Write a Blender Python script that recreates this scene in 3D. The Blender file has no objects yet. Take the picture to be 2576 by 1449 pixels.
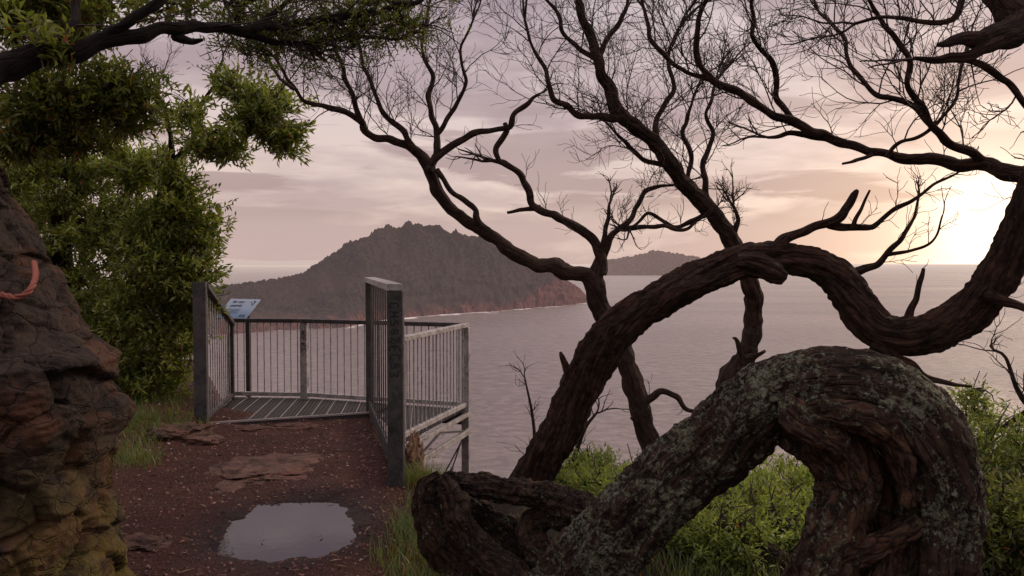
import bpy, math, random, bmesh
import numpy as np
from mathutils import Vector, noise, Matrix
random.seed(7); RNG=np.random.default_rng(11)
sc=bpy.context.scene
COL=sc.collection
F=2003.0; PIT=math.atan(62.5/F); H=1.6; SEA=-80.0
cp,sp=math.cos(PIT),math.sin(PIT)
def P(px,py,d):
    cx=(px-1288)/F; cy=-(py-724.5)/F
    X=cx; Y=cp+cy*sp; Z=-sp+cy*cp
    s=d/Y
    return np.array([X*s,d,H+Z*s])
# ------------------------------------------------------------ materials
def newmat(name):
    m=bpy.data.materials.new(name); m.use_nodes=True
    nt=m.node_tree; b=nt.nodes["Principled BSDF"]
    return m,nt,b
def N(nt,t,**kw):
    n=nt.nodes.new(t)
    for k,v in kw.items(): setattr(n,k,v)
    return n
def L(nt,a,b): nt.links.new(a,b)
def ramp(nt,fac,stops):
    r=N(nt,'ShaderNodeValToRGB'); e=r.color_ramp.elements
    while len(e)<len(stops): e.new(0.5)
    for i,(p,c) in enumerate(stops):
        e[i].position=p; e[i].color=(c[0],c[1],c[2],1) if not isinstance(c,(int,float)) else (c,c,c,1)
    if fac is not None: L(nt,fac,r.inputs[0])
    return r.outputs[0]
def noisen(nt,vec,scale,detail=4,rough=.55,dist=0):
    n=N(nt,'ShaderNodeTexNoise'); n.inputs['Scale'].default_value=scale
    n.inputs['Detail'].default_value=detail; n.inputs['Roughness'].default_value=rough
    n.inputs['Distortion'].default_value=dist
    if vec is not None: L(nt,vec,n.inputs['Vector'])
    return n.outputs[0]
def mapping(nt,vec,scale=(1,1,1),loc=(0,0,0)):
    n=N(nt,'ShaderNodeMapping'); n.inputs['Scale'].default_value=scale; n.inputs['Location'].default_value=loc
    L(nt,vec,n.inputs['Vector']); return n.outputs[0]
def mixc(nt,fac,a,b,blend='MIX'):
    n=N(nt,'ShaderNodeMix',data_type='RGBA',blend_type=blend)
    for i,v in ((0,fac),(6,a),(7,b)):
        if isinstance(v,(int,float)): n.inputs[i].default_value=v
        elif isinstance(v,tuple): n.inputs[i].default_value=(v[0],v[1],v[2],1)
        else: L(nt,v,n.inputs[i])
    return n.outputs[2]
def mth(nt,op,a,b=None,c=None,clamp=False):
    n=N(nt,'ShaderNodeMath',operation=op); n.use_clamp=clamp
    for i,v in enumerate((a,b,c)):
        if v is None: continue
        if isinstance(v,(int,float)): n.inputs[i].default_value=v
        else: L(nt,v,n.inputs[i])
    return n.outputs[0]
def bump(nt,h,strength,dist,b):
    n=N(nt,'ShaderNodeBump'); n.inputs['Strength'].default_value=strength; n.inputs['Distance'].default_value=dist
    L(nt,h,n.inputs['Height']); L(nt,n.outputs[0],b.inputs['Normal']); return n
def pos(nt): return N(nt,'ShaderNodeNewGeometry').outputs['Position']

def bark_mat(name,c0,c1,lichen,crk=1.0,fib=.16,thr=.635):
    m,nt,b=newmat(name)
    a=N(nt,'ShaderNodeAttribute',attribute_name='bco').outputs['Vector']
    v=mapping(nt,a,(1,1,fib))
    n1=noisen(nt,v,30,8,.70,.7); n2=noisen(nt,mapping(nt,a,(1,1,.35)),120,5,.65)
    vo=N(nt,'ShaderNodeTexVoronoi',feature='DISTANCE_TO_EDGE'); vo.inputs['Scale'].default_value=26
    wv=N(nt,'ShaderNodeVectorMath',operation='ADD'); L(nt,v,wv.inputs[0])
    nv=N(nt,'ShaderNodeTexNoise'); nv.inputs['Scale'].default_value=20; L(nt,v,nv.inputs['Vector'])
    sc_=N(nt,'ShaderNodeVectorMath',operation='SCALE'); L(nt,nv.outputs['Color'],sc_.inputs[0]); sc_.inputs['Scale'].default_value=.05
    L(nt,sc_.outputs[0],wv.inputs[1]); L(nt,wv.outputs[0],vo.inputs['Vector'])
    crack=ramp(nt,vo.outputs['Distance'],[(.0,0.0),(.16,1.0)])
    big=noisen(nt,a,5,3)
    p=pos(nt)
    n4=noisen(nt,p,22,9,.72,.4)
    h=mth(nt,'ADD',mth(nt,'MULTIPLY',n1,1.2),mth(nt,'MULTIPLY',n2,.3)); h=mth(nt,'ADD',h,mth(nt,'MULTIPLY',crack,.5*crk)); h=mth(nt,'ADD',h,mth(nt,'MULTIPLY',n4,.8))
    mix1=mth(nt,'MULTIPLY_ADD',n4,.45,mth(nt,'MULTIPLY',n1,.55))
    col=ramp(nt,mix1,[(.41,c0),(.5,tuple(x*.55+y*.45 for x,y in zip(c0,c1))),(.59,c1)])
    col=mixc(nt,ramp(nt,big,[(.4,0.0),(.65,.45)]),col,(c1[0]*1.3,c1[1]*1.05,c1[2]*.9))
    col=mixc(nt,mth(nt,'MULTIPLY',mth(nt,'SUBTRACT',1.0,crack),.8*crk),col,c0)
    if lichen>0:
        l1=noisen(nt,p,42,10,.78,.3); l2=noisen(nt,p,3.6,4)
        gate=ramp(nt,l2,[(.38,0.0),(.62,1.0)])
        th=ramp(nt,mth(nt,'MULTIPLY_ADD',gate,.13*lichen,l1),[(thr,0.0),(thr+.04,1.0)])
        lc=ramp(nt,noisen(nt,p,90,3),[(.35,(.15,.17,.105)),(.65,(.42,.45,.31))])
        col=mixc(nt,mth(nt,'MULTIPLY',th,.85),col,lc)
        h=mth(nt,'ADD',h,mth(nt,'MULTIPLY',th,.15))
    L(nt,col,b.inputs['Base Color']); b.inputs['Roughness'].default_value=.85
    b.inputs['Specular IOR Level'].default_value=.25
    bump(nt,h,1.0,.045,b)
    return m
M_barkA=bark_mat('bark_lichen',(.009,.006,.005),(.11,.070,.049),1.0,thr=.58)
M_barkK=bark_mat('bark_burl',(.011,.007,.005),(.18,.10,.062),.9,fib=.4,thr=.63)
M_barkR=bark_mat('bark_root',(.009,.006,.005),(.10,.062,.043),.7,fib=.5,thr=.615)
M_barkB=bark_mat('bark_twisted',(.009,.005,.004),(.115,.066,.045),.35,.8,thr=.66)
M_barkC=bark_mat('bark_slim',(.016,.010,.007),(.105,.066,.050),0.2,.5)
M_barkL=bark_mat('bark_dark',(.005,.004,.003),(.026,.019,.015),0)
def simple(name,c,rough=.8,metal=0):
    m,nt,b=newmat(name); n=noisen(nt,pos(nt),25,4)
    col=mixc(nt,n,tuple(x*.7 for x in c),tuple(x*1.3 for x in c))
    L(nt,col,b.inputs['Base Color']); b.inputs['Roughness'].default_value=rough; b.inputs['Metallic'].default_value=metal
    return m
M_twig=simple('twig_bark',(.035,.022,.018))
def leaf_mat(name,c0,c1,tr=.35,dead=.0):
    m,nt,b=newmat(name)
    g=N(nt,'ShaderNodeNewGeometry'); r=g.outputs['Random Per Island']
    n=noisen(nt,g.outputs['Position'],2.2,2)
    f=mth(nt,'ADD',mth(nt,'MULTIPLY',r,.6),mth(nt,'MULTIPLY',n,.5),clamp=True)
    col=ramp(nt,f,[(.15,c0),(.8,c1)])
    if dead>0:
        dm=mth(nt,'GREATER_THAN',r,1-dead)
        col=mixc(nt,dm,col,(.22,.09,.03))
    L(nt,col,b.inputs['Base Color']); b.inputs['Roughness'].default_value=.38
    b.inputs['Specular IOR Level'].default_value=.5
    t=N(nt,'ShaderNodeBsdfTranslucent'); L(nt,mixc(nt,1.0,col,(1.4,1.5,.6),'MULTIPLY'),t.inputs[0])
    mx=N(nt,'ShaderNodeMixShader'); mx.inputs[0].default_value=tr
    L(nt,b.outputs[0],mx.inputs[1]); L(nt,t.outputs[0],mx.inputs[2])
    L(nt,mx.outputs[0],nt.nodes['Material Output'].inputs[0]); return m
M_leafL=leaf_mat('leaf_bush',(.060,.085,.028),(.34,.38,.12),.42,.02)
M_leafD=leaf_mat('leaf_dark',(.045,.060,.020),(.23,.26,.075),.42,.03)  # darker green leaves for the overhanging tree and some right-hand shrubs
M_leafR=leaf_mat('leaf_shrub',(.11,.155,.045),(.36,.42,.13),.45,.01)
M_grass=leaf_mat('grass_blade',(.06,.095,.022),(.20,.26,.075),.38,.13)
def steel(name,dk=1.0,warm=1.0):
    m,nt,b=newmat(name); p=pos(nt)
    v=N(nt,'ShaderNodeTexVoronoi'); v.inputs['Scale'].default_value=38; L(nt,p,v.inputs['Vector'])
    n=noisen(nt,p,9,6,.7); n2=noisen(nt,mapping(nt,p,(1,1,.25)),20,5,.7)
    col=ramp(nt,n,[(.3,(.073*dk,.07*dk,.07*dk)),(.6,(.205*dk,.195*dk,.19*dk))])
    col=mixc(nt,ramp(nt,v.outputs['Distance'],[(.12,.6),(.3,0.0)]),col,(.34*dk,.335*dk,.33*dk))
    col=mixc(nt,ramp(nt,n2,[(.56,0.0),(.68,.6)]),col,(.10*dk**.5,.058*dk**.5,.038*dk**.5))
    L(nt,col,b.inputs['Base Color']); b.inputs['Metallic'].default_value=.25
    L(nt,ramp(nt,n,[(.3,.75),(.7,.45)]),b.inputs['Roughness']); bump(nt,n2,.25,.004,b); return m
M_steel=steel('galvanised_steel',2.2); M_steelD=steel('weathered_steel',.38)
# ------------------------------------------------------------ object helpers
def mesh_obj(name,V,Fc,mat,smooth=True,parent=None,attr=None):
    me=bpy.data.meshes.new(name)
    me.from_pydata([tuple(v) for v in V] if not isinstance(V,list) else V,[],Fc if isinstance(Fc,list) else Fc.tolist())
    if attr is not None:
        a=me.attributes.new('bco','FLOAT_VECTOR','POINT'); a.data.foreach_set('vector',np.asarray(attr,dtype=np.float32).ravel())
    if mat: me.materials.append(mat)
    if smooth: me.polygons.foreach_set('use_smooth',[True]*len(me.polygons))
    me.update()
    o=bpy.data.objects.new(name,me); COL.objects.link(o)
    if parent: o.parent=parent
    return o
def center_origin(o,p):
    p=Vector(p); o.data.transform(Matrix.Translation(-p)); o.location=p
def thing(name,loc,label,cat,group=None):
    e=bpy.data.objects.new(name,None); e.empty_display_size=.2; COL.objects.link(e); e.location=tuple(loc)
    e['label']=label; e['category']=cat
    if group: e['group']=group
    return e
def tag(o,label,cat,group=None,kind=None):
    o['label']=label; o['category']=cat
    if group:o['group']=group
    if kind:o['kind']=kind
def adopt(o,e):
    o.parent=e; o.matrix_parent_inverse=Matrix.Translation(-Vector(e.location))
# ------------------------------------------------------------ tubes
def catmull(pts,step):
    pts=np.array(pts,float); Pp=np.vstack([2*pts[0]-pts[1],pts,2*pts[-1]-pts[-2]])
    out=[]
    for i in range(1,len(Pp)-2):
        a,b,c,d=Pp[i-1],Pp[i],Pp[i+1],Pp[i+2]
        n=max(2,int(np.linalg.norm((c-b)[:3])/step))
        for k in range(n):
            t=k/n
            out.append(.5*((2*b)+(-a+c)*t+(2*a-5*b+4*c-d)*t*t+(-a+3*b-3*c+d)*t**3))
    out.append(Pp[-2]); return np.array(out)
def frames(c):
    T=np.gradient(c,axis=0); T/=np.linalg.norm(T,axis=1)[:,None]+1e-9
    U=np.zeros_like(T); u=np.cross(T[0],[0.2,1,.1]); u/=np.linalg.norm(u)
    for i in range(len(T)):
        u=u-T[i]*np.dot(u,T[i]); u/=np.linalg.norm(u)+1e-9; U[i]=u
    return T,U,np.cross(T,U)
def nz(x,y,z): return noise.noise(Vector((x,y,z)))
def tube(pts4,sides=12,step=.03,ridge=.0,lump=.0,twist=0.,seed=0,cap=True,wob=0.,flute=0.,sf=1.0,rough=0.):
    c4=catmull(pts4,step); c=c4[:,:3].copy(); r=np.maximum(c4[:,3],.0015)
    s=np.concatenate([[0],np.cumsum(np.linalg.norm(np.diff(c,axis=0),axis=1))])
    if wob:
        for i in range(len(c)):
            f=min(1,s[i]*6,(s[-1]-s[i])*6+.2)
            c[i]+=np.array([nz(s[i]*7,seed,1),nz(s[i]*7,seed,5)*.5,nz(s[i]*7,seed,9)])*wob*min(r[i]*1.5+.006,.028)*f
            r[i]*=1+.16*nz(s[i]*12,seed,3)
    T,U,W=frames(c)
    ang=np.arange(sides)/sides*2*math.pi
    V=[];B=[]
    for i in range(len(c)):
        for a in ang:
            aa=a+twist*s[i]; ca,sa=math.cos(aa),math.sin(aa)
            rr=r[i]
            if ridge>0:
                nn=nz(ca*2.6+seed,sa*2.6,s[i]*1.1*sf)
                n2=nz(ca*6+seed,sa*6,s[i]*3.0*sf)
                n3=nz(ca*.9+seed*3,sa*.9,s[i]*3.2*sf)
                k=ridge*(.9*(abs(nn)*-2+.5)+.6*(.3-abs(n2)*1.6))+lump*n3
                if flute:
                    n4=nz(ca*1.5+seed,sa*1.5+4,s[i]*.8*sf); n5=nz(ca*3.5,sa*3.5+seed,s[i]*7)
                    n6=nz(ca*11,sa*11+seed,s[i]*9)
                    k+=flute*(.45-abs(n4)*2.6)+flute*.45*n5+flute*.22*n6
                rr=rr*(1+k)
            q=c[i]+(U[i]*math.cos(a)+W[i]*math.sin(a))*rr
            if rough:
                g=rough*(nz(q[0]*9,q[1]*9,q[2]*9)+.6*(.35-2*abs(nz(q[0]*17,q[1]*17,q[2]*17)))+.35*nz(q[0]*45,q[1]*45,q[2]*45))
                q=q+(U[i]*math.cos(a)+W[i]*math.sin(a))*g
            V.append(q)
            B.append((ca*r[i]+seed,sa*r[i],s[i]))
    n=len(c); Fc=[]
    for i in range(n-1):
        for k in range(sides):
            k2=(k+1)%sides
            Fc.append((i*sides+k,i*sides+k2,(i+1)*sides+k2,(i+1)*sides+k))
    if cap:
        for i,off in ((0,0),(n-1,(n-1)*sides)):
            V.append(c[i]+ (T[i]*(-1 if i==0 else 1))*r[i]*.25); B.append((seed,0,s[i])); ci=len(V)-1
            for k in range(sides):
                k2=(k+1)%sides
                Fc.append((off+k2,off+k,ci) if i==0 else (off+k,off+k2,ci))
    return V,Fc,B
class Acc:
    def __init__(s): s.V=[];s.F=[];s.B=[]
    def add(s,V,Fc,B=None):
        o=len(s.V); s.V+=[tuple(v) for v in V]; s.F+=[tuple(i+o for i in f) for f in Fc]
        s.B+=list(B) if B is not None else [(0,0,0)]*len(V)
def PX(lst,d=None,k=1.0):
    out=[]
    for q in lst:
        px,py,dd,r=q; p=P(px,py,dd); out.append((p[0],p[1],p[2],r*dd/F*k))
    return out
def DD(lst,d0,d1=None):
    d1=d0 if d1 is None else d1; n=len(lst)-1
    return [(a,b,d0+(d1-d0)*i/n,r) for i,(a,b,r) in enumerate(lst)]
# twigs ------------------------------------------------
def rv(k=1): 
    v=RNG.normal(size=3); v[1]*=.55; return v/np.linalg.norm(v)*k
def grow(out,p,d,Ln,r,lvl,up=.05,tips=None):
    n=7; pts=[(p[0],p[1],p[2],r)]; cur=d/np.linalg.norm(d); curl=rv(.10)
    p=np.array(p,float); stations=[]
    for i in range(n):
        cur=cur+curl+rv(.27)+np.array([0,0,up]); cur/=np.linalg.norm(cur)
        p=p+cur*Ln/n; pts.append((p[0],p[1],p[2],max(.0015,r*(1-.6*(i+1)/n)))); stations.append((p.copy(),cur.copy(),pts[-1][3]))
    out.append(pts)
    if lvl>0:
        for k in range(RNG.integers(4,7)):
            q,c,rr=stations[RNG.integers(0,n)]
            side=rv(1); side-=c*np.dot(side,c); side/=np.linalg.norm(side)
            a=RNG.uniform(.45,1.0)
            grow(out,q,c*math.cos(a)+side*math.sin(a)+np.array([0,0,.12]),Ln*RNG.uniform(.4,.72),max(.0016,rr*.7),lvl-1,up,tips)
def twig_mesh(polys,sides=4):
    acc=Acc()
    for pl in polys:
        a=np.array(pl); c=a[:,:3]; r=a[:,3]; T,U,W=frames(c); ang=np.arange(sides)/sides*2*math.pi
        V=(c[:,None,:]+(U[:,None,:]*np.cos(ang)[None,:,None]+W[:,None,:]*np.sin(ang)[None,:,None])*r[:,None,None]).reshape(-1,3)
        Fc=[(i*sides+k,i*sides+(k+1)%sides,(i+1)*sides+(k+1)%sides,(i+1)*sides+k) for i in range(len(c)-1) for k in range(sides)]
        acc.add(V,Fc)
    return acc
def spawn(out,limb,t0=.25,gap=.2,Ln=.6,r=.006,lvl=2,up=.05,endlvl=2,bias=(0,0,.5),tips=None):
    c4=catmull(limb,.04); c=c4[:,:3]; T=np.gradient(c,axis=0)
    s=0; nxt=0; n=len(c); st=int(n*t0)
    for i in range(st,n):
        s+=np.linalg.norm(c[i]-c[i-1]) if i else 0
        if s>nxt:
            nxt=s+gap*RNG.uniform(.6,1.5)
            t=T[i]/np.linalg.norm(T[i]); side=rv(1); side-=t*np.dot(side,t); side/=np.linalg.norm(side)
            d=t*.6+side*.8+np.array(bias)
            grow(out,c[i],d,Ln*RNG.uniform(.6,1.25),min(r,c4[i,3]*.7),lvl,up,tips)
    if endlvl>=0:
        t=T[-1]/np.linalg.norm(T[-1]); 
        for _ in range(2): grow(out,c[-1],t+rv(.35),Ln,c4[-1,3]*.8,endlvl,up,tips)
# leaves -----------------------------------------------
def leaves_mesh(name,tips,per,length,width,mat,spread=.05,parent=None,drop=.0,fold=.25,jit=.62):
    tips=np.array([np.concatenate(t) for t in tips]); n=len(tips)*per
    base=np.repeat(tips[:,:3],per,axis=0); ax=np.repeat(tips[:,3:],per,axis=0)
    ax/=np.linalg.norm(ax,axis=1)[:,None]+1e-9
    base=base-ax*(RNG.uniform(0,1,(n,1))*spread*2.2)+RNG.normal(size=(n,3))*spread*.25
    d=ax*RNG.uniform(.1,1.1,(n,1))+RNG.normal(size=(n,3))*jit; d[:,2]-=drop
    d/=np.linalg.norm(d,axis=1)[:,None]
    sdir=np.cross(d,RNG.normal(size=(n,3))*.5+np.array([0,0,1])); sdir/=np.linalg.norm(sdir,axis=1)[:,None]+1e-9
    nn=np.cross(sdir,d)
    Ls=length*RNG.uniform(.6,1.2,(n,1)); Ws=width*RNG.uniform(.7,1.2,(n,1))
    b=base; tip=base+d*Ls-nn*Ls*.12
    l=base+d*Ls*.5+sdir*Ws*.5+nn*Ws*fold; r=base+d*Ls*.5-sdir*Ws*.5+nn*Ws*fold
    V=np.stack([b,l,tip,r],axis=1).reshape(-1,3)
    idx=np.arange(n)*4
    Fc=np.concatenate([np.stack([idx,idx+2,idx+1],1),np.stack([idx,idx+3,idx+2],1)])
    me=bpy.data.meshes.new(name); me.vertices.add(len(V)); me.vertices.foreach_set('co',V.astype(np.float32).ravel())
    me.loops.add(len(Fc)*3); me.loops.foreach_set('vertex_index',Fc.astype(np.int32).ravel())
    me.polygons.add(len(Fc)); me.polygons.foreach_set('loop_start',(np.arange(len(Fc))*3).astype(np.int32))
    me.update(calc_edges=True); me.validate()
    me.materials.append(mat); o=bpy.data.objects.new(name,me); COL.objects.link(o)
    return o
# ------------------------------------------------------------ camera / light / sky
cam=bpy.data.cameras.new('camera'); co=bpy.data.objects.new('camera',cam); COL.objects.link(co)
co.location=(0,0,H); co.rotation_euler=(math.pi/2-PIT,0,0); cam.sensor_width=36; cam.lens=36*F/2576; cam.clip_start=.05; cam.clip_end=200000
sc.camera=co
AZ=math.radians(31.0); EL=math.radians(2.6)
def sdir(el,az=AZ): return Vector((math.sin(az)*math.cos(el),math.cos(az)*math.cos(el),math.sin(el)))
sl=bpy.data.lights.new('sun','SUN'); sl.energy=1.5; sl.angle=math.radians(10); sl.color=(1,.76,.56)
so=bpy.data.objects.new('sun',sl); COL.objects.link(so); so.rotation_euler=sdir(math.radians(26),math.radians(54)).to_track_quat('Z','Y').to_euler(); so.location=(20,30,20)
w=bpy.data.worlds.new('World'); sc.world=w; w.use_nodes=True; nt=w.node_tree; nt.nodes.clear()
out=N(nt,'ShaderNodeOutputWorld'); bg=N(nt,'ShaderNodeBackground'); bg2=N(nt,'ShaderNodeBackground'); add=N(nt,'ShaderNodeAddShader')
sky=N(nt,'ShaderNodeTexSky',sky_type='NISHITA'); sky.sun_disc=False; sky.sun_elevation=math.radians(5); sky.sun_rotation=AZ
L(nt,sky.outputs[0],bg2.inputs[0]); bg2.inputs[1].default_value=.0035
dirv=N(nt,'ShaderNodeTexCoord').outputs['Generated']
sep=N(nt,'ShaderNodeSeparateXYZ'); L(nt,dirv,sep.inputs[0]); z=sep.outputs[2]
grad=ramp(nt,z,[(0.0,(.85,.67,.58)),(.05,(.84,.66,.575)),(.12,(.78,.62,.57)),(.22,(.70,.575,.57)),(.42,(.59,.51,.555)),(.62,(.95,.84,.85)),(1.0,(1.08,.96,.97))])  # upper sky, above the view, brightened to fill the foreground with light
dot=N(nt,'ShaderNodeVectorMath',operation='DOT_PRODUCT'); L(nt,dirv,dot.inputs[0]); dot.inputs[1].default_value=sdir(EL)
dt=mth(nt,'MAXIMUM',dot.outputs['Value'],0)
g1=mth(nt,'POWER',dt,170.); g2=mth(nt,'POWER',dt,34.); g3=mth(nt,'POWER',dt,900.)
c1=noisen(nt,mapping(nt,dirv,(1.2,1.2,4.6),(2.2,.4,1.1)),2.0,9,.54,.35)
c3=noisen(nt,mapping(nt,dirv,(1.3,1.3,9.5),(7,4,.35)),2.3,9,.56,.4)
c5=noisen(nt,mapping(nt,dirv,(1.6,1.6,7),(1,9,4)),2.2,8,.55,.4)
band=ramp(nt,z,[(.045,0.0),(.075,1.0),(.14,1.0),(.20,.45)])
cf=ramp(nt,c1,[(.44,0.0),(.54,1.0)]); cf3=mth(nt,'MULTIPLY',ramp(nt,c3,[(.475,0.0),(.53,1.0)]),band); cf5=ramp(nt,c5,[(.5,0.),(.6,1.)])
col=mixc(nt,mth(nt,'MULTIPLY',cf,.85),grad,mixc(nt,1.0,grad,(.62,.58,.64),'MULTIPLY'))
col=mixc(nt,mth(nt,'MULTIPLY',cf5,.4),col,mixc(nt,1.0,grad,(.64,.60,.66),'MULTIPLY'))
col=mixc(nt,mth(nt,'MULTIPLY',cf3,.85),col,mixc(nt,1.0,grad,(.55,.50,.54),'MULTIPLY'))
gl2=mixc(nt,g2,(0,0,0),(.24,.15,.075))
occ=mth(nt,'MAXIMUM',mth(nt,'MULTIPLY',cf,.3),mth(nt,'MULTIPLY',cf3,.75))
clg=mth(nt,'SUBTRACT',1.0,occ)
gl1=mixc(nt,mth(nt,'MULTIPLY',g1,clg),(0,0,0),(.75,.62,.42))
gl3=mixc(nt,mth(nt,'MULTIPLY',g3,clg),(0,0,0),(1.0,.95,.8))
col=mixc(nt,1.0,col,gl2,'ADD'); col=mixc(nt,1.0,col,gl1,'ADD'); col=mixc(nt,1.0,col,gl3,'ADD')
L(nt,col,bg.inputs[0]); bg.inputs[1].default_value=1.0
L(nt,bg.outputs[0],add.inputs[0]); L(nt,bg2.outputs[0],add.inputs[1]); L(nt,add.outputs[0],out.inputs[0])
sc.view_settings.view_transform='Standard'; sc.view_settings.look='None'; sc.view_settings.exposure=0
# ------------------------------------------------------------ ground
def edge(x): return np.interp(x,[-14,-5,-3.9,-3.2,-1.5,-1.0,-.3,.6,1.5,3,8],[15,12.5,10.0,8.35,8.3,6.3,5.95,5.6,4.9,4.2,3.4])
PUD=(-1.36,4.86,.42,.56)
def gz(x,y,det=True):
    x=float(x);y=float(y)
    t=y-float(edge(x)); z=0
    if t>0: z-=1.15*(math.sqrt(t*t+.09)-.3)
    if x>-.85: z-=.10*min(1,(x+.85)*2)*(1 if y>2 else 1)
    if x<-2.6 and y<12: z+=.16*min(1,(-2.6-x))
    if det and abs(x)<14 and -3<y<18:
        z+=.035*nz(x*1.1,y*1.1,3)+.012*nz(x*5,y*5,1)
        if z>-3: z+=.010*abs(nz(x*16,y*16,7))
        if t>.3: z+=.25*nz(x*.9,y*.9,9)*min(1,t)
    u=(x-PUD[0])/PUD[2]; v=(y-PUD[1])/PUD[3]; q=math.sqrt(u*u+v*v)
    if q<2:
        q+=.26*nz(x*2.6,y*2.6,5)+.15*nz(x*8,y*8,2)+.06*nz(x*22,y*22,2)
        k=max(0,min(1,(1.55-q)/1.1)); k=k*k*(3-2*k)
        z=z*(1-k)+(-.065+.012*nz(x*7,y*7,4))*k
    return max(z,-86)
n=440; us=np.linspace(-1,1,n); gx=-1.3+.85*np.sinh(us*6.1); gy=5+.85*np.sinh(us*6.1)
V=[(x,y,gz(x,y)) for y in gy for x in gx]
Fc=[(j*n+i,j*n+i+1,(j+1)*n+i+1,(j+1)*n+i) for j in range(n-1) for i in range(n-1)]
m,nt,b=newmat('dirt'); p=pos(nt)
n1=noisen(nt,p,60,8,.78); n2=noisen(nt,p,2.2,5,.6); vo=N(nt,'ShaderNodeTexVoronoi'); vo.inputs['Scale'].default_value=80; L(nt,p,vo.inputs['Vector'])
col=ramp(nt,n1,[(.34,(.018,.007,.005)),(.52,(.10,.036,.026)),(.68,(.28,.115,.082))])
col=mixc(nt,ramp(nt,n2,[(.38,.0),(.62,.5)]),col,(.045,.018,.013))
col=mixc(nt,mth(nt,'MULTIPLY',ramp(nt,vo.outputs['Distance'],[(.0,1.0),(.5,0.0)]),.35),col,(.24,.095,.068))
sx_=N(nt,'ShaderNodeSeparateXYZ'); L(nt,p,sx_.inputs[0])
off=mth(nt,'MULTIPLY_ADD',sx_.outputs[0],2.5,mth(nt,'ADD',n2,1.5),clamp=True)
col=mixc(nt,off,col,mixc(nt,n1,(.012,.009,.006),(.06,.045,.025)))
dv=N(nt,'ShaderNodeVectorMath',operation='DISTANCE'); L(nt,mapping(nt,p,(1/PUD[2],1/PUD[3],0)),dv.inputs[0]); dv.inputs[1].default_value=(PUD[0]/PUD[2],PUD[1]/PUD[3],0)
wetf=mth(nt,'MULTIPLY_ADD',mth(nt,'MULTIPLY',dv.outputs['Value'],-1.6),1.0,mth(nt,'MULTIPLY_ADD',n2,1.0,2.2),clamp=True)
col=mixc(nt,wetf,col,mixc(nt,1.0,col,(.36,.32,.32),'MULTIPLY'))
L(nt,col,b.inputs['Base Color'])
L(nt,mth(nt,'MULTIPLY_ADD',wetf,-.4,.9),b.inputs['Roughness']); b.inputs['Specular IOR Level'].default_value=.3
bump(nt,mth(nt,'ADD',n1,mth(nt,'MULTIPLY',vo.outputs['Distance'],.6)),1.0,.035,b)
g=mesh_obj('ground',V,Fc,m); tag(g,'dark reddish brown gravelly earth of the headland track','ground',kind='structure')
pts=[(PUD[0]+PUD[2]*1.6*math.cos(a),PUD[1]+PUD[3]*1.5*math.sin(a),-.030) for a in np.linspace(0,2*math.pi,64,endpoint=False)]
m,nt,b=newmat('puddle_water'); b.inputs['Base Color'].default_value=(.045,.034,.040,1); b.inputs['Roughness'].default_value=.02; b.inputs['IOR'].default_value=1.40
bump(nt,noisen(nt,pos(nt),14,3),.05,.01,b)
o=mesh_obj('puddle',pts,[tuple(range(64))],m,False); tag(o,'shallow muddy rain puddle on the dirt track','puddle',kind='structure')
# sea
m,nt,b=newmat('sea_water'); p=pos(nt)
w1=noisen(nt,mapping(nt,p,(.10,.17,1)),1,9,.66,.5); w2=noisen(nt,mapping(nt,p,(.006,.011,1)),1,5,.6); w3=noisen(nt,mapping(nt,p,(.0012,.004,1)),1,4,.6)
L(nt,ramp(nt,w1,[(.36,(.16,.135,.130)),(.64,(.32,.268,.252))]),b.inputs['Base Color'])
L(nt,ramp(nt,w3,[(.35,.24),(.65,.34)]),b.inputs['Roughness']); b.inputs['Specular IOR Level'].default_value=.40
bump(nt,mth(nt,'ADD',mth(nt,'MULTIPLY',w1,1.0),mth(nt,'MULTIPLY',w2,1.0)),.7,3.5,b)
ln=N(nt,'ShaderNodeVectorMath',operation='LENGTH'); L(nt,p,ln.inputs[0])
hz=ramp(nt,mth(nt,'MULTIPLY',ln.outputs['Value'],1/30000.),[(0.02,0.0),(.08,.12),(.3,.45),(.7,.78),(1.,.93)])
e=N(nt,'ShaderNodeEmission'); e.inputs[0].default_value=(.75,.59,.52,1)  # distance haze painted into the water as glow, rising with range
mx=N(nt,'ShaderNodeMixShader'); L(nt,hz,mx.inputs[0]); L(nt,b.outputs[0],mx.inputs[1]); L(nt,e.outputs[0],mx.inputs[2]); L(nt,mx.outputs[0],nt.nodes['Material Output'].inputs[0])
R=60000
o=mesh_obj('sea',[(-R,-2000,SEA),(R,-2000,SEA),(R,R,SEA),(-R,R,SEA)],[(0,1,2,3)],m,False); tag(o,'calm rippled mauve sea below the headland','sea',kind='structure')
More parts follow.
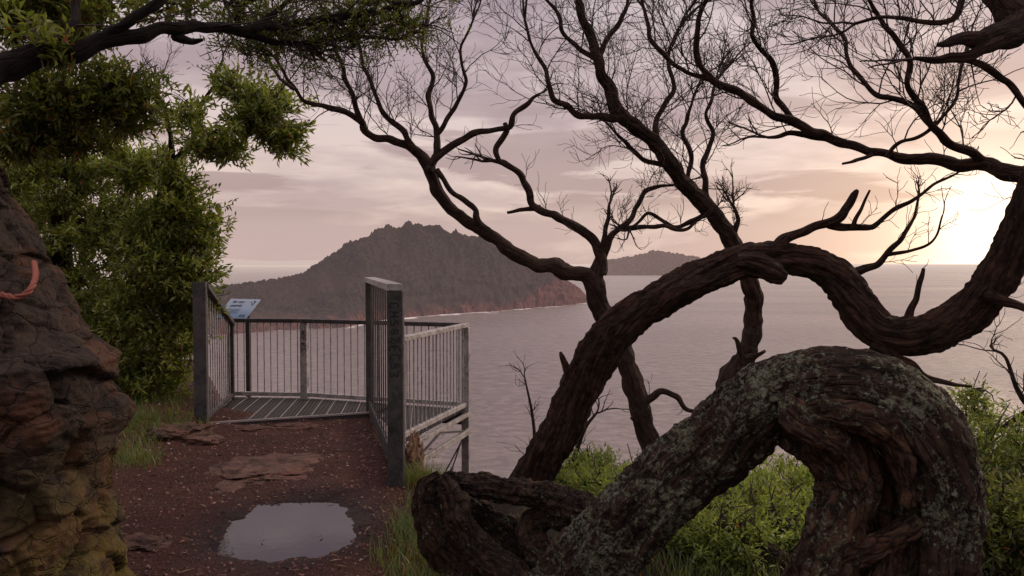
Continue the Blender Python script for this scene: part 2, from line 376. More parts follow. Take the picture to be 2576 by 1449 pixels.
# ------------------------------------------------------------ headland and islands
def hills(name,sil,water,width,rows,cols,mat,label,bumpamp,bscale,x0,x1,cliff=.12,gul=.13):
    V=[]
    sx=[q[0] for q in sil]; sy=[q[1] for q in sil]; wx=[q[0] for q in water]; wy=[q[1] for q in water]
    for j in range(rows):
        t=j/(rows-1)
        for i in range(cols):
            px=x0+(x1-x0)*i/(cols-1)
            ys=np.interp(px,sx,sy); yw=np.interp(px,wx,wy)
            dw=(H-SEA)*F/(yw-662)
            X=(px-1288)/F
            wd=width*(.35+.65*min(1,max(0,(x1-px)/300.)))
            dr=dw+wd*.55
            zr=H-(ys-662)/F*dr
            d=dw+wd*1.3*t
            tt=t*1.3/.55
            cl=cliff*(1+2.4*min(1,max(0,(px-1150)/250))) if name=='headland' else cliff
            if tt<=1: sh=cl*min(1,tt/.06)+(1-cl)*math.sin(tt*math.pi/2)**1.15
            else: sh=max(0,math.cos((tt-1)/(1.3/.55-1)*math.pi/2))**.8
            x=X*d
            hh=(zr-SEA)*sh
            rid=(.35-abs(nz(x/110,d/150,0))*1.6)+.6*(.3-abs(nz(x/45,d/70,2))*1.5)
            if tt<.95: hh*=1+gul*1.6*rid*math.sin(min(1,tt)*math.pi)
            if hh>12 and tt<1.2: hh+=bumpamp*(nz(x/bscale,d/bscale,4)+.8*nz(x/bscale*2.1,d/bscale*2.1,8)+.6*nz(x/bscale*4.5,d/bscale*4.5,8))*min(1,(hh-12)/20)
            elif hh>1: hh+=4.5*nz(x/11,d/11,hh/7)
            V.append((x,d+ ((12*nz(x/20,hh/12,3)+8*nz(x/8,hh/20,3)) if tt<.25 else 0),SEA-1+hh))
    Fc=[(j*cols+i,j*cols+i+1,(j+1)*cols+i+1,(j+1)*cols+i) for j in range(rows-1) for i in range(cols-1)]
    o=mesh_obj(name,V,Fc,mat,True); tag(o,label,'hill',kind='structure'); return o
def hill_mat(name,c0,c1,rock,haze,hf,rz,sx=-.45):
    m,nt,b=newmat(name); p=pos(nt)
    n1=noisen(nt,p,.16,8,.78); n2=noisen(nt,p,.012,4)
    col=ramp(nt,n1,[(.42,c0),(.58,c1)])
    col=mixc(nt,ramp(nt,n2,[(.4,0.),(.65,.6)]),col,(c1[0]*1.2,c1[1]*.85,c1[2]*1.1))
    s=N(nt,'ShaderNodeSeparateXYZ'); L(nt,p,s.inputs[0])
    zz=mth(nt,'ADD',s.outputs[2],mth(nt,'MULTIPLY',noisen(nt,p,.035,6,.7),45)); zz=mth(nt,'ADD',zz,mth(nt,'MULTIPLY',mth(nt,'MAXIMUM',s.outputs[0],0),sx))
    rk=ramp(nt,mth(nt,'MULTIPLY_ADD',zz,.01,1.0),[((rz-3)*.01+1,1.0),((rz+8)*.01+1,0.0)])
    rc=ramp(nt,noisen(nt,mapping(nt,p,(.15,.15,.05)),1,8,.78),[(.40,tuple(x*.12 for x in rock)),(.60,rock)])
    col=mixc(nt,rk,col,rc)
    L(nt,col,b.inputs['Base Color']); b.inputs['Roughness'].default_value=.95; b.inputs['Specular IOR Level'].default_value=.1
    bump(nt,n1,1.0,9.0,b)
    e=N(nt,'ShaderNodeEmission'); e.inputs[0].default_value=(*haze,1); e.inputs[1].default_value=1  # air haze put into the land material as a flat glow
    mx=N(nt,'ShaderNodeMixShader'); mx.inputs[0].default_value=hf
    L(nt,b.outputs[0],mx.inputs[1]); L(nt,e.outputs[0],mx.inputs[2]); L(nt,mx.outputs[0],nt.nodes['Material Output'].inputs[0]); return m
sil=[(200,735),(430,730),(565,722),(640,712),(700,704),(760,692),(800,668),(840,646),(880,622),(915,602),(950,590),(1000,578),(1050,574),(1090,580),(1130,592),(1170,594),(1210,601),(1250,630),(1300,655),(1360,680),(1420,705),(1460,728),(1480,750),(1486,757)]
wat=[(200,850),(560,842),(700,832),(870,824),(960,806),(1050,797),(1150,789),(1250,783),(1340,775),(1420,769),(1486,761)]
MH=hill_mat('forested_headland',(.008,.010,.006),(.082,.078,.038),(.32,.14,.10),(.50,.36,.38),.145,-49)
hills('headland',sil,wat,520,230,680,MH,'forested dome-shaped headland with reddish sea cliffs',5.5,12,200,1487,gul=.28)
m,nt,b=newmat('surf_foam'); p=pos(nt); b.inputs['Base Color'].default_value=(.9,.86,.84,1); b.inputs['Roughness'].default_value=.9
uvv=N(nt,'ShaderNodeAttribute',attribute_name='bco').outputs['Vector']; ss=N(nt,'ShaderNodeSeparateXYZ'); L(nt,uvv,ss.inputs[0])
al=ramp(nt,mth(nt,'ADD',noisen(nt,mapping(nt,p,(1,.5,1)),.03,7,.75),mth(nt,'MULTIPLY',ss.outputs[0],-.42)),[(.34,0.),(.46,1.)])
L(nt,al,b.inputs['Alpha'])
V=[];B=[];K=300
for i in range(K):
    px=680+(1496-680)*i/(K-1); yw=np.interp(px,[q[0] for q in wat],[q[1] for q in wat]); dw=(H-SEA)*F/(yw-662); X=(px-1288)/F
    for k in range(5):
        d=dw+14-k*28; V.append((X*d,d,SEA+.25)); B.append((k/4+.45*max(0,(980-px)/300),0,0))
Fc=[(i*5+k,(i+1)*5+k,(i+1)*5+k+1,i*5+k+1) for i in range(K-1) for k in range(4)]
o=mesh_obj('surf',V,Fc,m,False,attr=B); tag(o,'thin white surf washing along the rocky shore','surf',kind='structure')
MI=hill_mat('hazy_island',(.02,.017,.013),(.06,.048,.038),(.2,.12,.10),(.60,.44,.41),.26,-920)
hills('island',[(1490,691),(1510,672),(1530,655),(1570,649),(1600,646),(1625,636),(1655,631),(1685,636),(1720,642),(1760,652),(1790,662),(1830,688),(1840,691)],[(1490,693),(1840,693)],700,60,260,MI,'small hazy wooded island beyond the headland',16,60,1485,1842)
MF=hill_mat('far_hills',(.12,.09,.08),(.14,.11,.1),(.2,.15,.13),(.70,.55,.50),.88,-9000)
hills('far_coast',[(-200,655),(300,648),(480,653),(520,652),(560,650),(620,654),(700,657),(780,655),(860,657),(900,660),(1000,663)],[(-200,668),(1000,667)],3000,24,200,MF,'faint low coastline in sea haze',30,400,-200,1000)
# ------------------------------------------------------------ lookout railings
def beam(name,p,q,wd,ht,mat,parent=None,up=(0,0,1),bev=.004):
    p=Vector(p);q=Vector(q); d=(q-p); Ln=d.length; z=d.normalized(); u=Vector(up)
    if abs(z.dot(u))>.95: u=Vector((0,1,0))
    x=u.cross(z).normalized(); y=z.cross(x)
    V=[tuple(p+x*(sx*wd/2)+y*(sy*ht/2)+z*(t*Ln)) for t in (0,1) for sx,sy in ((-1,-1),(1,-1),(1,1),(-1,1))]
    Fc=[(3,2,1,0),(4,5,6,7),(0,1,5,4),(1,2,6,5),(2,3,7,6),(3,0,4,7)]
    o=mesh_obj(name,V,Fc,mat,False)
    if bev: 
        md=o.modifiers.new('bevel','BEVEL'); md.width=bev; md.segments=2
    if parent: adopt(o,parent)
    return o
def _post(name,x,y,z0,z1,wx,wy,ang,mat,parent):
    c,s=math.cos(ang),math.sin(ang); V=[]
    for z in (z0,z1):
        for a,b in ((-1,-1),(1,-1),(1,1),(-1,1)):
            u,v=a*wx/2,b*wy/2; V.append((x+u*c-v*s,y+u*s+v*c,z))
    o=mesh_obj(name,V,[(3,2,1,0),(4,5,6,7),(0,1,5,4),(1,2,6,5),(2,3,7,6),(3,0,4,7)],mat,False)
    md=o.modifiers.new('bevel','BEVEL'); md.width=.005; md.segments=2
    if parent: adopt(o,parent)
    return o
def balusters(p,q,n,zlo,zhi,parent,mat,r=.0075,z1lo=None,z1hi=None):
    p=np.array(p);q=np.array(q)
    me=bpy.data.meshes.new('baluster'); S=8
    V=[(r*math.cos(a),r*math.sin(a),z) for z in (0,1) for a in np.arange(S)/S*2*math.pi]
    me.from_pydata(V,[],[(k,(k+1)%S,S+(k+1)%S,S+k) for k in range(S)]); me.materials.append(mat)
    me.polygons.foreach_set('use_smooth',[True]*S)
    for i in range(n):
        t=(i+1)/(n+1); a=p*(1-t)+q*t
        lo=zlo if z1lo is None else zlo*(1-t)+z1lo*t; hi=zhi if z1hi is None else zhi*(1-t)+z1hi*t
        o=bpy.data.objects.new('baluster',me); COL.objects.link(o); o.location=(a[0],a[1],lo); o.scale=(1,1,hi-lo); adopt(o,parent)
N0=(-2.98,7.65); N1=(-3.26,9.22)
R1=thing('railing',(N0[0],N0[1],0),'galvanised steel entrance railing sloping down to the deck beside the bush','railing','steel lookout railings')
_post('post',N0[0]-.02,N0[1],-.05,1.42,.125,.055,0,M_steelD,R1)
_post('post',N1[0],N1[1],-.05,.92,.06,.05,.1,M_steelD,R1)
beam('top_rail',(N0[0]+.02,N0[1]+.02,1.385),(N1[0]+.01,N1[1],.90),.07,.05,M_steelD,R1)
beam('bottom_rail',(N0[0],N0[1],.07),(N1[0],N1[1],.07),.05,.04,M_steelD,R1)
balusters(N0,N1,12,.08,1.37,R1,M_steel,.007,.08,.88)
A0=(-.84,5.74); B0=(-1.50,8.36)
R2=thing('railing',(A0[0],A0[1],0),'tall weathered steel entrance railing with graffiti scribbled down its end post','railing','steel lookout railings')
_post('post',A0[0],A0[1],-.08,1.40,.115,.075,-.05,M_steelD,R2)
_post('post',B0[0],B0[1],-.08,1.40,.07,.05,-.2,M_steelD,R2)
beam('top_rail',(A0[0],A0[1]-.04,1.428),(B0[0],B0[1]+.03,1.428),.115,.05,M_steel,R2)
beam('bottom_rail',(A0[0],A0[1]+.04,.08),(B0[0],B0[1],.08),.03,.14,M_steelD,R2)
balusters(A0,B0,12,.13,1.40,R2,M_steelD,.006)
R3=thing('railing',(-2.42,9.25,0),'waist-high galvanised steel railing with round bars around the deck','railing','steel lookout railings')
S=[(-3.3,9.32),(-2.42,9.25),(-.5,8.6),(-.98,7.0)]
for i,(x,y) in enumerate(S):
    ang=[0,-.2,-.3,-.2][i]; _post('post',x,y,-.02 if i!=2 else -2.7,.905,.085 if i in(1,2) else .06,.06,ang,M_steel,R3)
for i in range(3):
    (x0,y0),(x1,y1)=S[i],S[i+1]
    beam('top_rail',(x0,y0,.93),(x1,y1,.93),.07,.045,M_steel if i==2 else M_steelD,R3)
    beam('bottom_rail',(x0,y0,.07),(x1,y1,.07),.045,.045,M_steel,R3)
    balusters(S[i],S[i+1],[10,22,17][i],.08,.92,R3,M_steel,.0065)
DK=thing('viewing_platform',(-2.2,8.6,-.05),'steel grating lookout deck cantilevered over the cliff edge','platform')
def clip_line(poly,p,d):
    ts=[]
    n=len(poly)
    for i in range(n):
        a=np.array(poly[i]);b=np.array(poly[(i+1)%n]); e=b-a; den=d[0]*e[1]-d[1]*e[0]
        if abs(den)<1e-9: continue
        w=a-p; t=(w[0]*e[1]-w[1]*e[0])/den; s=(w[0]*d[1]-w[1]*d[0])/den
        if 0<=s<=1: ts.append(t)
    if len(ts)<2: return None
    return min(ts),max(ts)
def grating(poly,zt,specs):
    acc=Acc()
    for ang,gap,wd,ht,dz in specs:
        d=np.array([math.cos(ang),math.sin(ang)]); nrm=np.array([-d[1],d[0]]); c=np.mean(np.array(poly),0)
        K=int(2.2/gap)
        for k in range(-K,K+1):
            p=c+nrm*gap*k
            r=clip_line(poly,p,d)
            if not r or r[1]-r[0]<.03: continue
            a=p+d*(r[0]+.004); b=p+d*(r[1]-.004); z1=zt+dz
            V=[]
            for q in (a,b):
                for u,zz in ((-1,z1-ht),(1,z1-ht),(1,z1),(-1,z1)):
                    V.append((q[0]+nrm[0]*u*wd/2,q[1]+nrm[1]*u*wd/2,zz))
            acc.add(V,[(3,2,1,0),(4,5,6,7),(0,1,5,4),(1,2,6,5),(2,3,7,6),(3,0,4,7)])
    return acc
aE=math.atan2(.58,1.53)
fine=[(aE,.036,.010,.012,0),(aE+math.pi/2-.25,.04,.007,.012,-.002)]
strip=[(aE+math.pi/2-.25,.15,.006,.014,.003)]
M_deckD=simple('deck_dark_steel',(.13,.115,.11),.5,.4); M_deckB=simple('deck_bright_steel',(.42,.38,.35),.5,.3)
for poly in ([(-3.0,7.74),(-1.47,8.33),(-1.3,8.9),(-2.4,9.3),(-3.3,9.38)],[(-1.42,8.32),(-.95,6.98),(-.5,8.6),(-1.28,8.88)]):
    a1=grating(poly,.02,fine); o=mesh_obj('deck',a1.V,a1.F,M_deckD,False); adopt(o,DK)
    a1=grating(poly,.02,strip); o=mesh_obj('deck_bar',a1.V,a1.F,M_deckB,False); adopt(o,DK)
beam('step_nosing',(-3.0,7.70,.015),(-1.45,8.28,.015),.05,.07,M_steelD,DK)
beam('step_edge',(-3.0,7.672,.045),(-1.45,8.252,.045),.014,.022,M_deckB,DK)
beam('beam',(-.93,6.98,-.035),(-.47,8.6,-.035),.04,.04,M_steel,DK)
beam('beam',(-.90,7.0,-.21),(-.46,8.55,-.21),.04,.06,M_steel,DK)
beam('brace',(-.90,7.0,-.20),(-.70,7.7,-.05),.02,.02,M_steelD,DK)
beam('brace',(-.70,7.7,-.05),(-.48,8.5,-.20),.02,.02,M_steelD,DK)
beam('beam',(-.5,8.66,-.09),(-2.4,9.38,-.09),.05,.15,M_steelD,DK)
beam('beam',(-2.4,9.36,-.09),(-3.3,9.42,-.09),.05,.15,M_steelD,DK)
for (a,b_) in (((-.52,8.5,-.24),(-.78,8.0,-1.0)),((-.5,8.55,-.24),(-1.1,8.3,-1.35))):
    acc=Acc(); a=np.array(a);b2=np.array(b_)
    pts=[(*(a*(1-t)+b2*t),.008 if not .4<t<.62 else .018) for t in np.linspace(0,1,22)]
    V_,F_,B_=tube(pts,8,.02); acc.add(V_,F_,B_); o=mesh_obj('brace_rod',acc.V,acc.F,M_steelD); adopt(o,DK)
M_ink=simple('black_marker',(.006,.006,.007),.5)
def text_mesh(name,s,size,mat,M,extr=.0006,bold=0,shear=0):
    cu=bpy.data.curves.new('t','FONT'); cu.body=s; cu.size=size; cu.extrude=extr; cu.offset=bold; cu.shear=shear
    to=bpy.data.objects.new('t',cu); COL.objects.link(to); bpy.context.view_layer.update()
    dg=bpy.context.evaluated_depsgraph_get(); me=bpy.data.meshes.new_from_object(to.evaluated_get(dg)); bpy.data.objects.remove(to)
    me.transform(M); me.materials.clear(); me.materials.append(mat); o=bpy.data.objects.new(name,me); COL.objects.link(o); return o
GL={'C':[[(.8,.85),(.4,1),(.1,.6),(.2,.1),(.8,.1)]],'H':[[(.1,0),(.15,1)],[(.8,0),(.75,1)],[(.1,.5),(.8,.55)]],'S':[[(.8,.9),(.3,1),(.15,.7),(.7,.45),(.75,.1),(.1,.05)]],
'8':[[(.5,.5),(.15,.75),(.5,1),(.8,.75),(.5,.5),(.1,.25),(.5,0),(.85,.25),(.5,.5)]],'6':[[(.8,.95),(.2,.6),(.15,.1),(.7,0),(.8,.4),(.2,.45)]],'Z':[[(.1,.95),(.8,1),(.15,.05),(.85,0)]],'E':[[(.8,1),(.2,.9),(.15,.05),(.8,0)],[(.2,.5),(.7,.5)]],'3':[[(.1,.95),(.75,.9),(.4,.55),(.8,.25),(.1,0)]],'W':[[(.0,1),(.25,0),(.5,.7),(.75,0),(1,1)]],'K':[[(.15,0),(.15,1)],[(.8,1),(.2,.45),(.85,0)]]}
def scribble(s,x,y,z,w,h,parent,r=.0028):
    acc=Acc()
    for i,ch in enumerate(s):
        jz=random.uniform(-.1,.1)*h; sk=random.uniform(-.15,.15); hh=h*random.uniform(.8,1.15)
        for pl in GL.get(ch,[]):
            pts=[(x+ (v-.5+sk*u)*hh+jz, y, z-(i+u*.82)*w, r) for u,v in pl]
            V_,F_,B_=tube(pts,6,.004); V_=[(q[0],y+(q[1]-y)*.3,q[2]) for q in V_]; acc.add(V_,F_)
    o=mesh_obj('graffiti',acc.V,acc.F,M_ink); adopt(o,parent)
scribble('CHS8ZECS3',A0[0],A0[1]-.0415,1.32,.062,.066,R2,.0034)
scribble('WEKC',-2.42,9.214,.82,.07,.06,R3,.004)
# sign
SG=thing('sign',P(600,800,9.5),'tilted pale blue information board about petrels behind the railing','sign')
th=math.radians(-20); ph=math.radians(38)
wv=Vector((math.cos(th),math.sin(th),0)); hv=Vector((-math.sin(th)*math.cos(ph),math.cos(th)*math.cos(ph),math.sin(ph))); nv=wv.cross(hv)
BW=.44
o0=Vector(P(617,802,9.5))-wv*BW
BM=Matrix(((wv.x,hv.x,nv.x,o0.x),(wv.y,hv.y,nv.y,o0.y),(wv.z,hv.z,nv.z,o0.z),(0,0,0,1)))
def bpoly(name,pts,z,mat,parent=SG,thick=0):
    if thick:
        V=[tuple(BM@Vector((a,b,zz))) for zz in (z-thick,z) for a,b in pts]; n=len(pts)
        Fc=[tuple(range(n))[::-1],tuple(range(n,2*n))]+[(i,(i+1)%n,n+(i+1)%n,n+i) for i in range(n)]
    else: V=[tuple(BM@Vector((a,b,z))) for a,b in pts]; Fc=[tuple(range(len(pts)))]
    o=mesh_obj(name,V,Fc,mat,False); adopt(o,parent); return o
m,nt,b=newmat('sign_face'); sp_=N(nt,'ShaderNodeSeparateXYZ'); L(nt,pos(nt),sp_.inputs[0])
L(nt,ramp(nt,mth(nt,'MULTIPLY_ADD',sp_.outputs[2],4.,-3.8),[(0.,(.14,.26,.43)),(.4,(.36,.46,.60)),(1.,(.48,.54,.63))]),b.inputs['Base Color']); b.inputs['Roughness'].default_value=.5
bpoly('board',[(0,0),(BW,0),(BW,.36),(0,.36)],0,m,thick=.012)
M_navy=simple('sign_ink',(.02,.04,.09),.5); M_grey=simple('sign_grey',(.13,.18,.27),.5)
for s,x,y,sz in (('for our',.07,.285,.060),('petrels',.08,.215,.060)):
    o=text_mesh('lettering',s,sz,M_navy,BM@Matrix.Translation((x,y,.003)),.0008,.0006,.15); adopt(o,SG)
for i in range(5):
    bpoly('lettering',[(.10,.17-i*.018),(.27-.02*(i%2),.17-i*.018),(.27-.02*(i%2),.164-i*.018),(.10,.164-i*.018)],.003,M_grey)
bd=-.18
bpoly('bird_picture',[(x+bd,y) for x,y in [(.50,.30),(.55,.31),(.575,.335),(.582,.31),(.60,.305),(.585,.295),(.58,.26),(.56,.235),(.555,.28),(.53,.29)]],.003,M_navy)
M_white=simple('sign_white',(.8,.8,.8),.5)
bpoly('bird_picture',[(x+bd,y) for x,y in [(.535,.292),(.556,.285),(.575,.27),(.565,.30)]],.004,M_white)
bpoly('emblem',[(.32,.03),(.35,.03),(.35,.07),(.32,.07)],.003,M_navy)
bpoly('emblem',[(.365,.03),(.395,.03),(.395,.07),(.365,.07)],.003,M_navy)
for k in (.08,.36):
    q=BM@Vector((k,.18,-.012)); beam('leg',(q.x,q.y,-3),(q.x,q.y,q.z-.01),.05,.05,M_steelD,SG)
# ------------------------------------------------------------ rock outcrop, rocks
def rock_mat(name,c0,c1,c2,moss=0.,crk=0.):
    m,nt,b=newmat(name); p=pos(nt)
    n1=noisen(nt,p,7,9,.7,.3); n2=noisen(nt,p,2.3,5,.65); n3=noisen(nt,p,45,6,.75)
    col=ramp(nt,n1,[(.36,c0),(.60,c1)]); col=mixc(nt,ramp(nt,n2,[(.50,0.),(.60,.8)]),col,c2)
    col=mixc(nt,ramp(nt,n3,[(.56,0.),(.7,.45)]),col,(.15,.13,.11))
    h=mth(nt,'ADD',n1,mth(nt,'MULTIPLY',n3,.3))
    if crk:
        nv=N(nt,'ShaderNodeTexNoise'); nv.inputs['Scale'].default_value=5; nv.inputs['Detail'].default_value=5; L(nt,p,nv.inputs['Vector'])
        sc_=N(nt,'ShaderNodeVectorMath',operation='SCALE'); L(nt,nv.outputs['Color'],sc_.inputs[0]); sc_.inputs['Scale'].default_value=.22
        ad=N(nt,'ShaderNodeVectorMath',operation='ADD'); L(nt,p,ad.inputs[0]); L(nt,sc_.outputs[0],ad.inputs[1])
        vo=N(nt,'ShaderNodeTexVoronoi',feature='DISTANCE_TO_EDGE'); vo.inputs['Scale'].default_value=6; L(nt,mapping(nt,ad.outputs[0],(1,1,1.5)),vo.inputs['Vector'])
        ck=ramp(nt,vo.outputs['Distance'],[(0.,0.),(.035,1.)])
        col=mixc(nt,mth(nt,'MULTIPLY',mth(nt,'SUBTRACT',1.0,ck),.6),col,(.012,.008,.006)); h=mth(nt,'ADD',h,mth(nt,'MULTIPLY',ck,crk))
    if moss: 
        s=N(nt,'ShaderNodeSeparateXYZ'); L(nt,p,s.inputs[0])
        mm=mth(nt,'MULTIPLY',ramp(nt,noisen(nt,p,9,6,.7),[(.38,0.),(.52,1.)]),ramp(nt,mth(nt,'MULTIPLY',s.outputs[2],1.),[(.2,1.),(.95,0.)]))
        mm=mth(nt,'MULTIPLY',mm,ramp(nt,mth(nt,'ADD',s.outputs[0],2.5),[(.3,.35),(.7,1.)]))
        col=mixc(nt,mth(nt,'MULTIPLY',mm,moss),col,(.15,.12,.025))
    L(nt,col,b.inputs['Base Color']); b.inputs['Roughness'].default_value=.8; b.inputs['Specular IOR Level'].default_value=.3
    bump(nt,h,1.0,.05,b)
    return m
M_rockL=rock_mat('outcrop_rock',(.010,.007,.005),(.062,.041,.031),(.13,.058,.030),.9,.25)
M_rock=rock_mat('path_rock',(.05,.027,.021),(.21,.115,.088),(.17,.08,.058))
M_rockO=rock_mat('orange_rock',(.12,.06,.035),(.32,.19,.12),(.28,.14,.08))
eo=[(380,-120),(430,-60),(500,-20),(560,22),(630,50),(700,84),(760,115),(830,145),(870,190),(905,248),(950,252),(1000,254),(1060,250),(1100,230),(1180,222),(1250,230),(1350,250),(1449,262),(1600,280),(1700,290)]
V=[];rows=300;cols=300;D0=3.45
for j in range(rows):
    py=380+(1640-380)*j/(rows-1); ex=np.interp(py,[q[0] for q in eo],[q[1] for q in eo]); q=P(ex,py,D0)
    for i in range(cols):
        a=i/cols*2*math.pi; R0=1.0
        ca,sa=math.cos(a),math.sin(a); pw=.72
        rx=math.copysign(abs(ca)**pw,ca)*R0; ry=math.copysign(abs(sa)**pw,sa)*.55
        pt=Vector((q[0]-R0+rx,D0+ry,q[2]))
        wv_=Vector((nz(pt.x*3,pt.y*3,pt.z*3),nz(pt.x*3+5,pt.y*3,pt.z*3),nz(pt.x*3,pt.y*3+5,pt.z*3)))*.45
        sv=Vector((pt.x*3.4,pt.y*3.4,pt.z*5.0))+wv_
        dd,pp=noise.voronoi(sv)
        e=min(1,(dd[1]-dd[0])*6)
        facet=noise.cell(pp[0]*13.7)
        tilt=(sv-pp[0]).dot(Vector((noise.cell(pp[0]*7.1),noise.cell(pp[0]*5.3),noise.cell(pp[0]*9.9))))
        dr=-.030*(1-e)**2+.038*facet+.045*tilt+.022*nz(pt.x*3.1,pt.y*3.1,pt.z*3.1)+.018*nz(pt.x*9,pt.y*9,pt.z*9)+.020*(.3-abs(nz(pt.x*16,pt.y*16,pt.z*22)))+.009*nz(pt.x*45,pt.y*45,pt.z*45)
        V.append((pt.x+ca*dr,pt.y+sa*dr,pt.z+.015*nz(pt.x*6,pt.y*6,pt.z*6)))
Fc=[(j*cols+i,(j+1)*cols+i,(j+1)*cols+(i+1)%cols,j*cols+(i+1)%cols) for j in range(rows-1) for i in range(cols)]+[tuple(range(cols))]
o=mesh_obj('rock_outcrop',V,Fc,M_rockL); center_origin(o,(P(200,1460,3.45)[0]-.4,3.45,0)); tag(o,'tall rough brown rock outcrop with mossy foot beside the track','rock')
acc=Acc()
base=[(-60,700,2.9),(-30,735,2.84),(10,742,2.80),(40,748,2.78),(70,735,2.78),(85,712,2.82),(90,690,2.92),(86,660,3.1)]
c=catmull([(*P(a,b,d),.01) for a,b,d in base],.006); T,U,W=frames(c[:,:3])
for s in range(3):
    pts=[]
    for i in range(len(c)):
        a=i*.40+s*2.094; pts.append((*(c[i,:3]+(U[i]*math.cos(a)+W[i]*math.sin(a))*.0055),.0055))
    V_,F_,B_=tube(pts,8,.006); acc.add(V_,F_,B_)
o=mesh_obj('rope',acc.V,acc.F,simple('faded_pink_rope',(.28,.09,.065),.9)); center_origin(o,P(40,745,2.8)); tag(o,'faded pink-red twisted rope looped around the rock','rope')
def rock(px,py,wpx,h,dep,mat,label,seed,dist=None,name='rock'):
    d=dist if dist else H*F/(py-662); x,y,_=P(px,py,d); z=gz(x,y)
    w=wpx*d/F/2
    bm=bpy.data.meshes.new(name)
    b=bmesh.new(); bmesh.ops.create_icosphere(b,subdivisions=6,radius=1)
    for v in b.verts:
        c=v.co.copy(); n=noise.noise(c*1.3+Vector((seed,0,0)))*.55+noise.noise(c*3.2+Vector((0,seed,0)))*.26+noise.noise(c*8+Vector((0,0,seed)))*.10+noise.noise(c*20)*.04
        c=c*(1+n)
        lim=.55+.6*noise.noise(Vector((c.x*2,c.y*2,seed)))+.3*noise.noise(Vector((c.x*6,c.y*6,seed)))
        if c.z>lim: c.z=lim+(c.z-lim)*.3
        v.co=Vector((c.x*w,c.y*dep/2,c.z*h))
    b.to_mesh(bm); b.free(); bm.materials.append(mat); bm.polygons.foreach_set('use_smooth',[True]*len(bm.polygons))
    o=bpy.data.objects.new(name,bm); COL.objects.link(o); o.location=(x,y,z-.01); tag(o,label,'rock','rocks in the track'); return o
rock(655,1190,270,.06,.85,M_rock,'flat pale brown rock embedded in the dirt track',1.3)
rock(450,1112,190,.12,.6,M_rock,'low brown boulder at the grassy edge of the track',2.7)
rock(620,1083,150,.05,.25,M_rock,'thin rock slab just below the deck edge',4.1)
rock(740,1078,120,.045,.22,M_rock,'thin rock slab just below the deck edge',5.6)
rock(365,1375,130,.05,.3,M_rock,'small brown rock half buried in dirt',7.2)
rock(1030,1165,80,.30,.5,M_rockO,'orange weathered boulder under the deck railing',3.3,dist=6.35)
acc=Acc()
for i in range(16000):
    x=RNG.uniform(-3.6,-.55); y=3.3+RNG.random()**1.3*5.0
    q=math.hypot((x-PUD[0])/PUD[2],(y-PUD[1])/PUD[3])
    if q<1.0: continue
    s=.0038+RNG.random()**4*.016; z=gz(x,y); a=RNG.random()*6.28
    if z<-.035: continue
    pts=[(math.cos(a+k*2.09)*s*RNG.uniform(.7,1.2),math.sin(a+k*2.09)*s*RNG.uniform(.7,1.2),RNG.uniform(-.2,.3)*s) for k in range(3)]
    V_=[(x+p[0],y+p[1],z+p[2]) for p in pts]+[(x+RNG.uniform(-.3,.3)*s,y,z+s*.7),(x,y,z-s*.6)]
    acc.add(V_,[(0,1,3),(1,2,3),(2,0,3),(1,0,4),(2,1,4),(0,2,4)])
m,nt,b=newmat('gravel_stone'); r=N(nt,'ShaderNodeNewGeometry').outputs['Random Per Island']
L(nt,ramp(nt,r,[(0.,(.02,.008,.006)),(.6,(.12,.046,.034)),(.95,(.27,.125,.095)),(1.,(.35,.26,.21))]),b.inputs['Base Color']); b.inputs['Roughness'].default_value=.6
o=mesh_obj('gravel',acc.V,acc.F,m,False); tag(o,'loose reddish gravel scattered over the track','gravel',kind='stuff')
tips=[]
for i in range(420):
    x=RNG.uniform(-3.5,-.6); y=3.4+RNG.random()*4.6
    if math.hypot((x-PUD[0])/PUD[2],(y-PUD[1])/PUD[3])<1.05 and RNG.random()<.9: continue
    tips.append((np.array([x,y,max(gz(x,y),-.028)+.008]),np.array([RNG.normal(),RNG.normal(),.0])))
o=leaves_mesh('fallen_leaves',tips,1,.07,.013,leaf_mat('dry_leaf',(.10,.05,.025),(.32,.2,.11),.1),spread=.0)
for v in o.data.vertices: 
    v.co.z=min(v.co.z,max(gz(v.co.x,v.co.y),-.028)+.02); v.co.z=max(v.co.z,max(gz(v.co.x,v.co.y),-.028)+.003)
tag(o,'dry brown leaves fallen on the track','leaf litter',kind='stuff')
def grass(name,spots,label):
    V=[];Fc=[]
    for (cx,cy,rad,n,hh) in spots:
        for k in range(n):
            a=RNG.random()*6.28; rr=rad*math.sqrt(RNG.random()); x=cx+rr*math.cos(a); y=cy+rr*math.sin(a); z=gz(x,y)-.01
            h=hh*RNG.uniform(.4,1.2); an=RNG.random()*6.28; ln=RNG.uniform(.2,.9)*h; w=.0032*RNG.uniform(.6,1.3)
            dx,dy=math.cos(an),math.sin(an); o=len(V)
            for s in range(5):
                t=s/4; ww=w*(1-t*.9); bx=x+dx*ln*t*t; by=y+dy*ln*t*t; bz=z+h*(t-.35*t*t*(ln/h))
                V+= [(bx-dy*ww,by+dx*ww,bz),(bx+dy*ww,by-dx*ww,bz)]
            for s in range(4): Fc.append((o+2*s,o+2*s+1,o+2*s+3,o+2*s+2))
    ob=mesh_obj(name,V,Fc,M_grass,False); tag(ob,label,'grass',kind='stuff')
def gp(px,py): 
    d=H*F/(py-662); q=P(px,py,d); return q[0],q[1]
sp1=[]
for i in range(90):
    px=RNG.uniform(290,490); py=RNG.uniform(1030,1200) ; x,y=gp(px,py)
    if px>380 and py>1120: continue
    sp1.append((x,y,.16,36,.14))
grass('grass',sp1,'tufts of green and straw grass on the bank')
sp2=[]
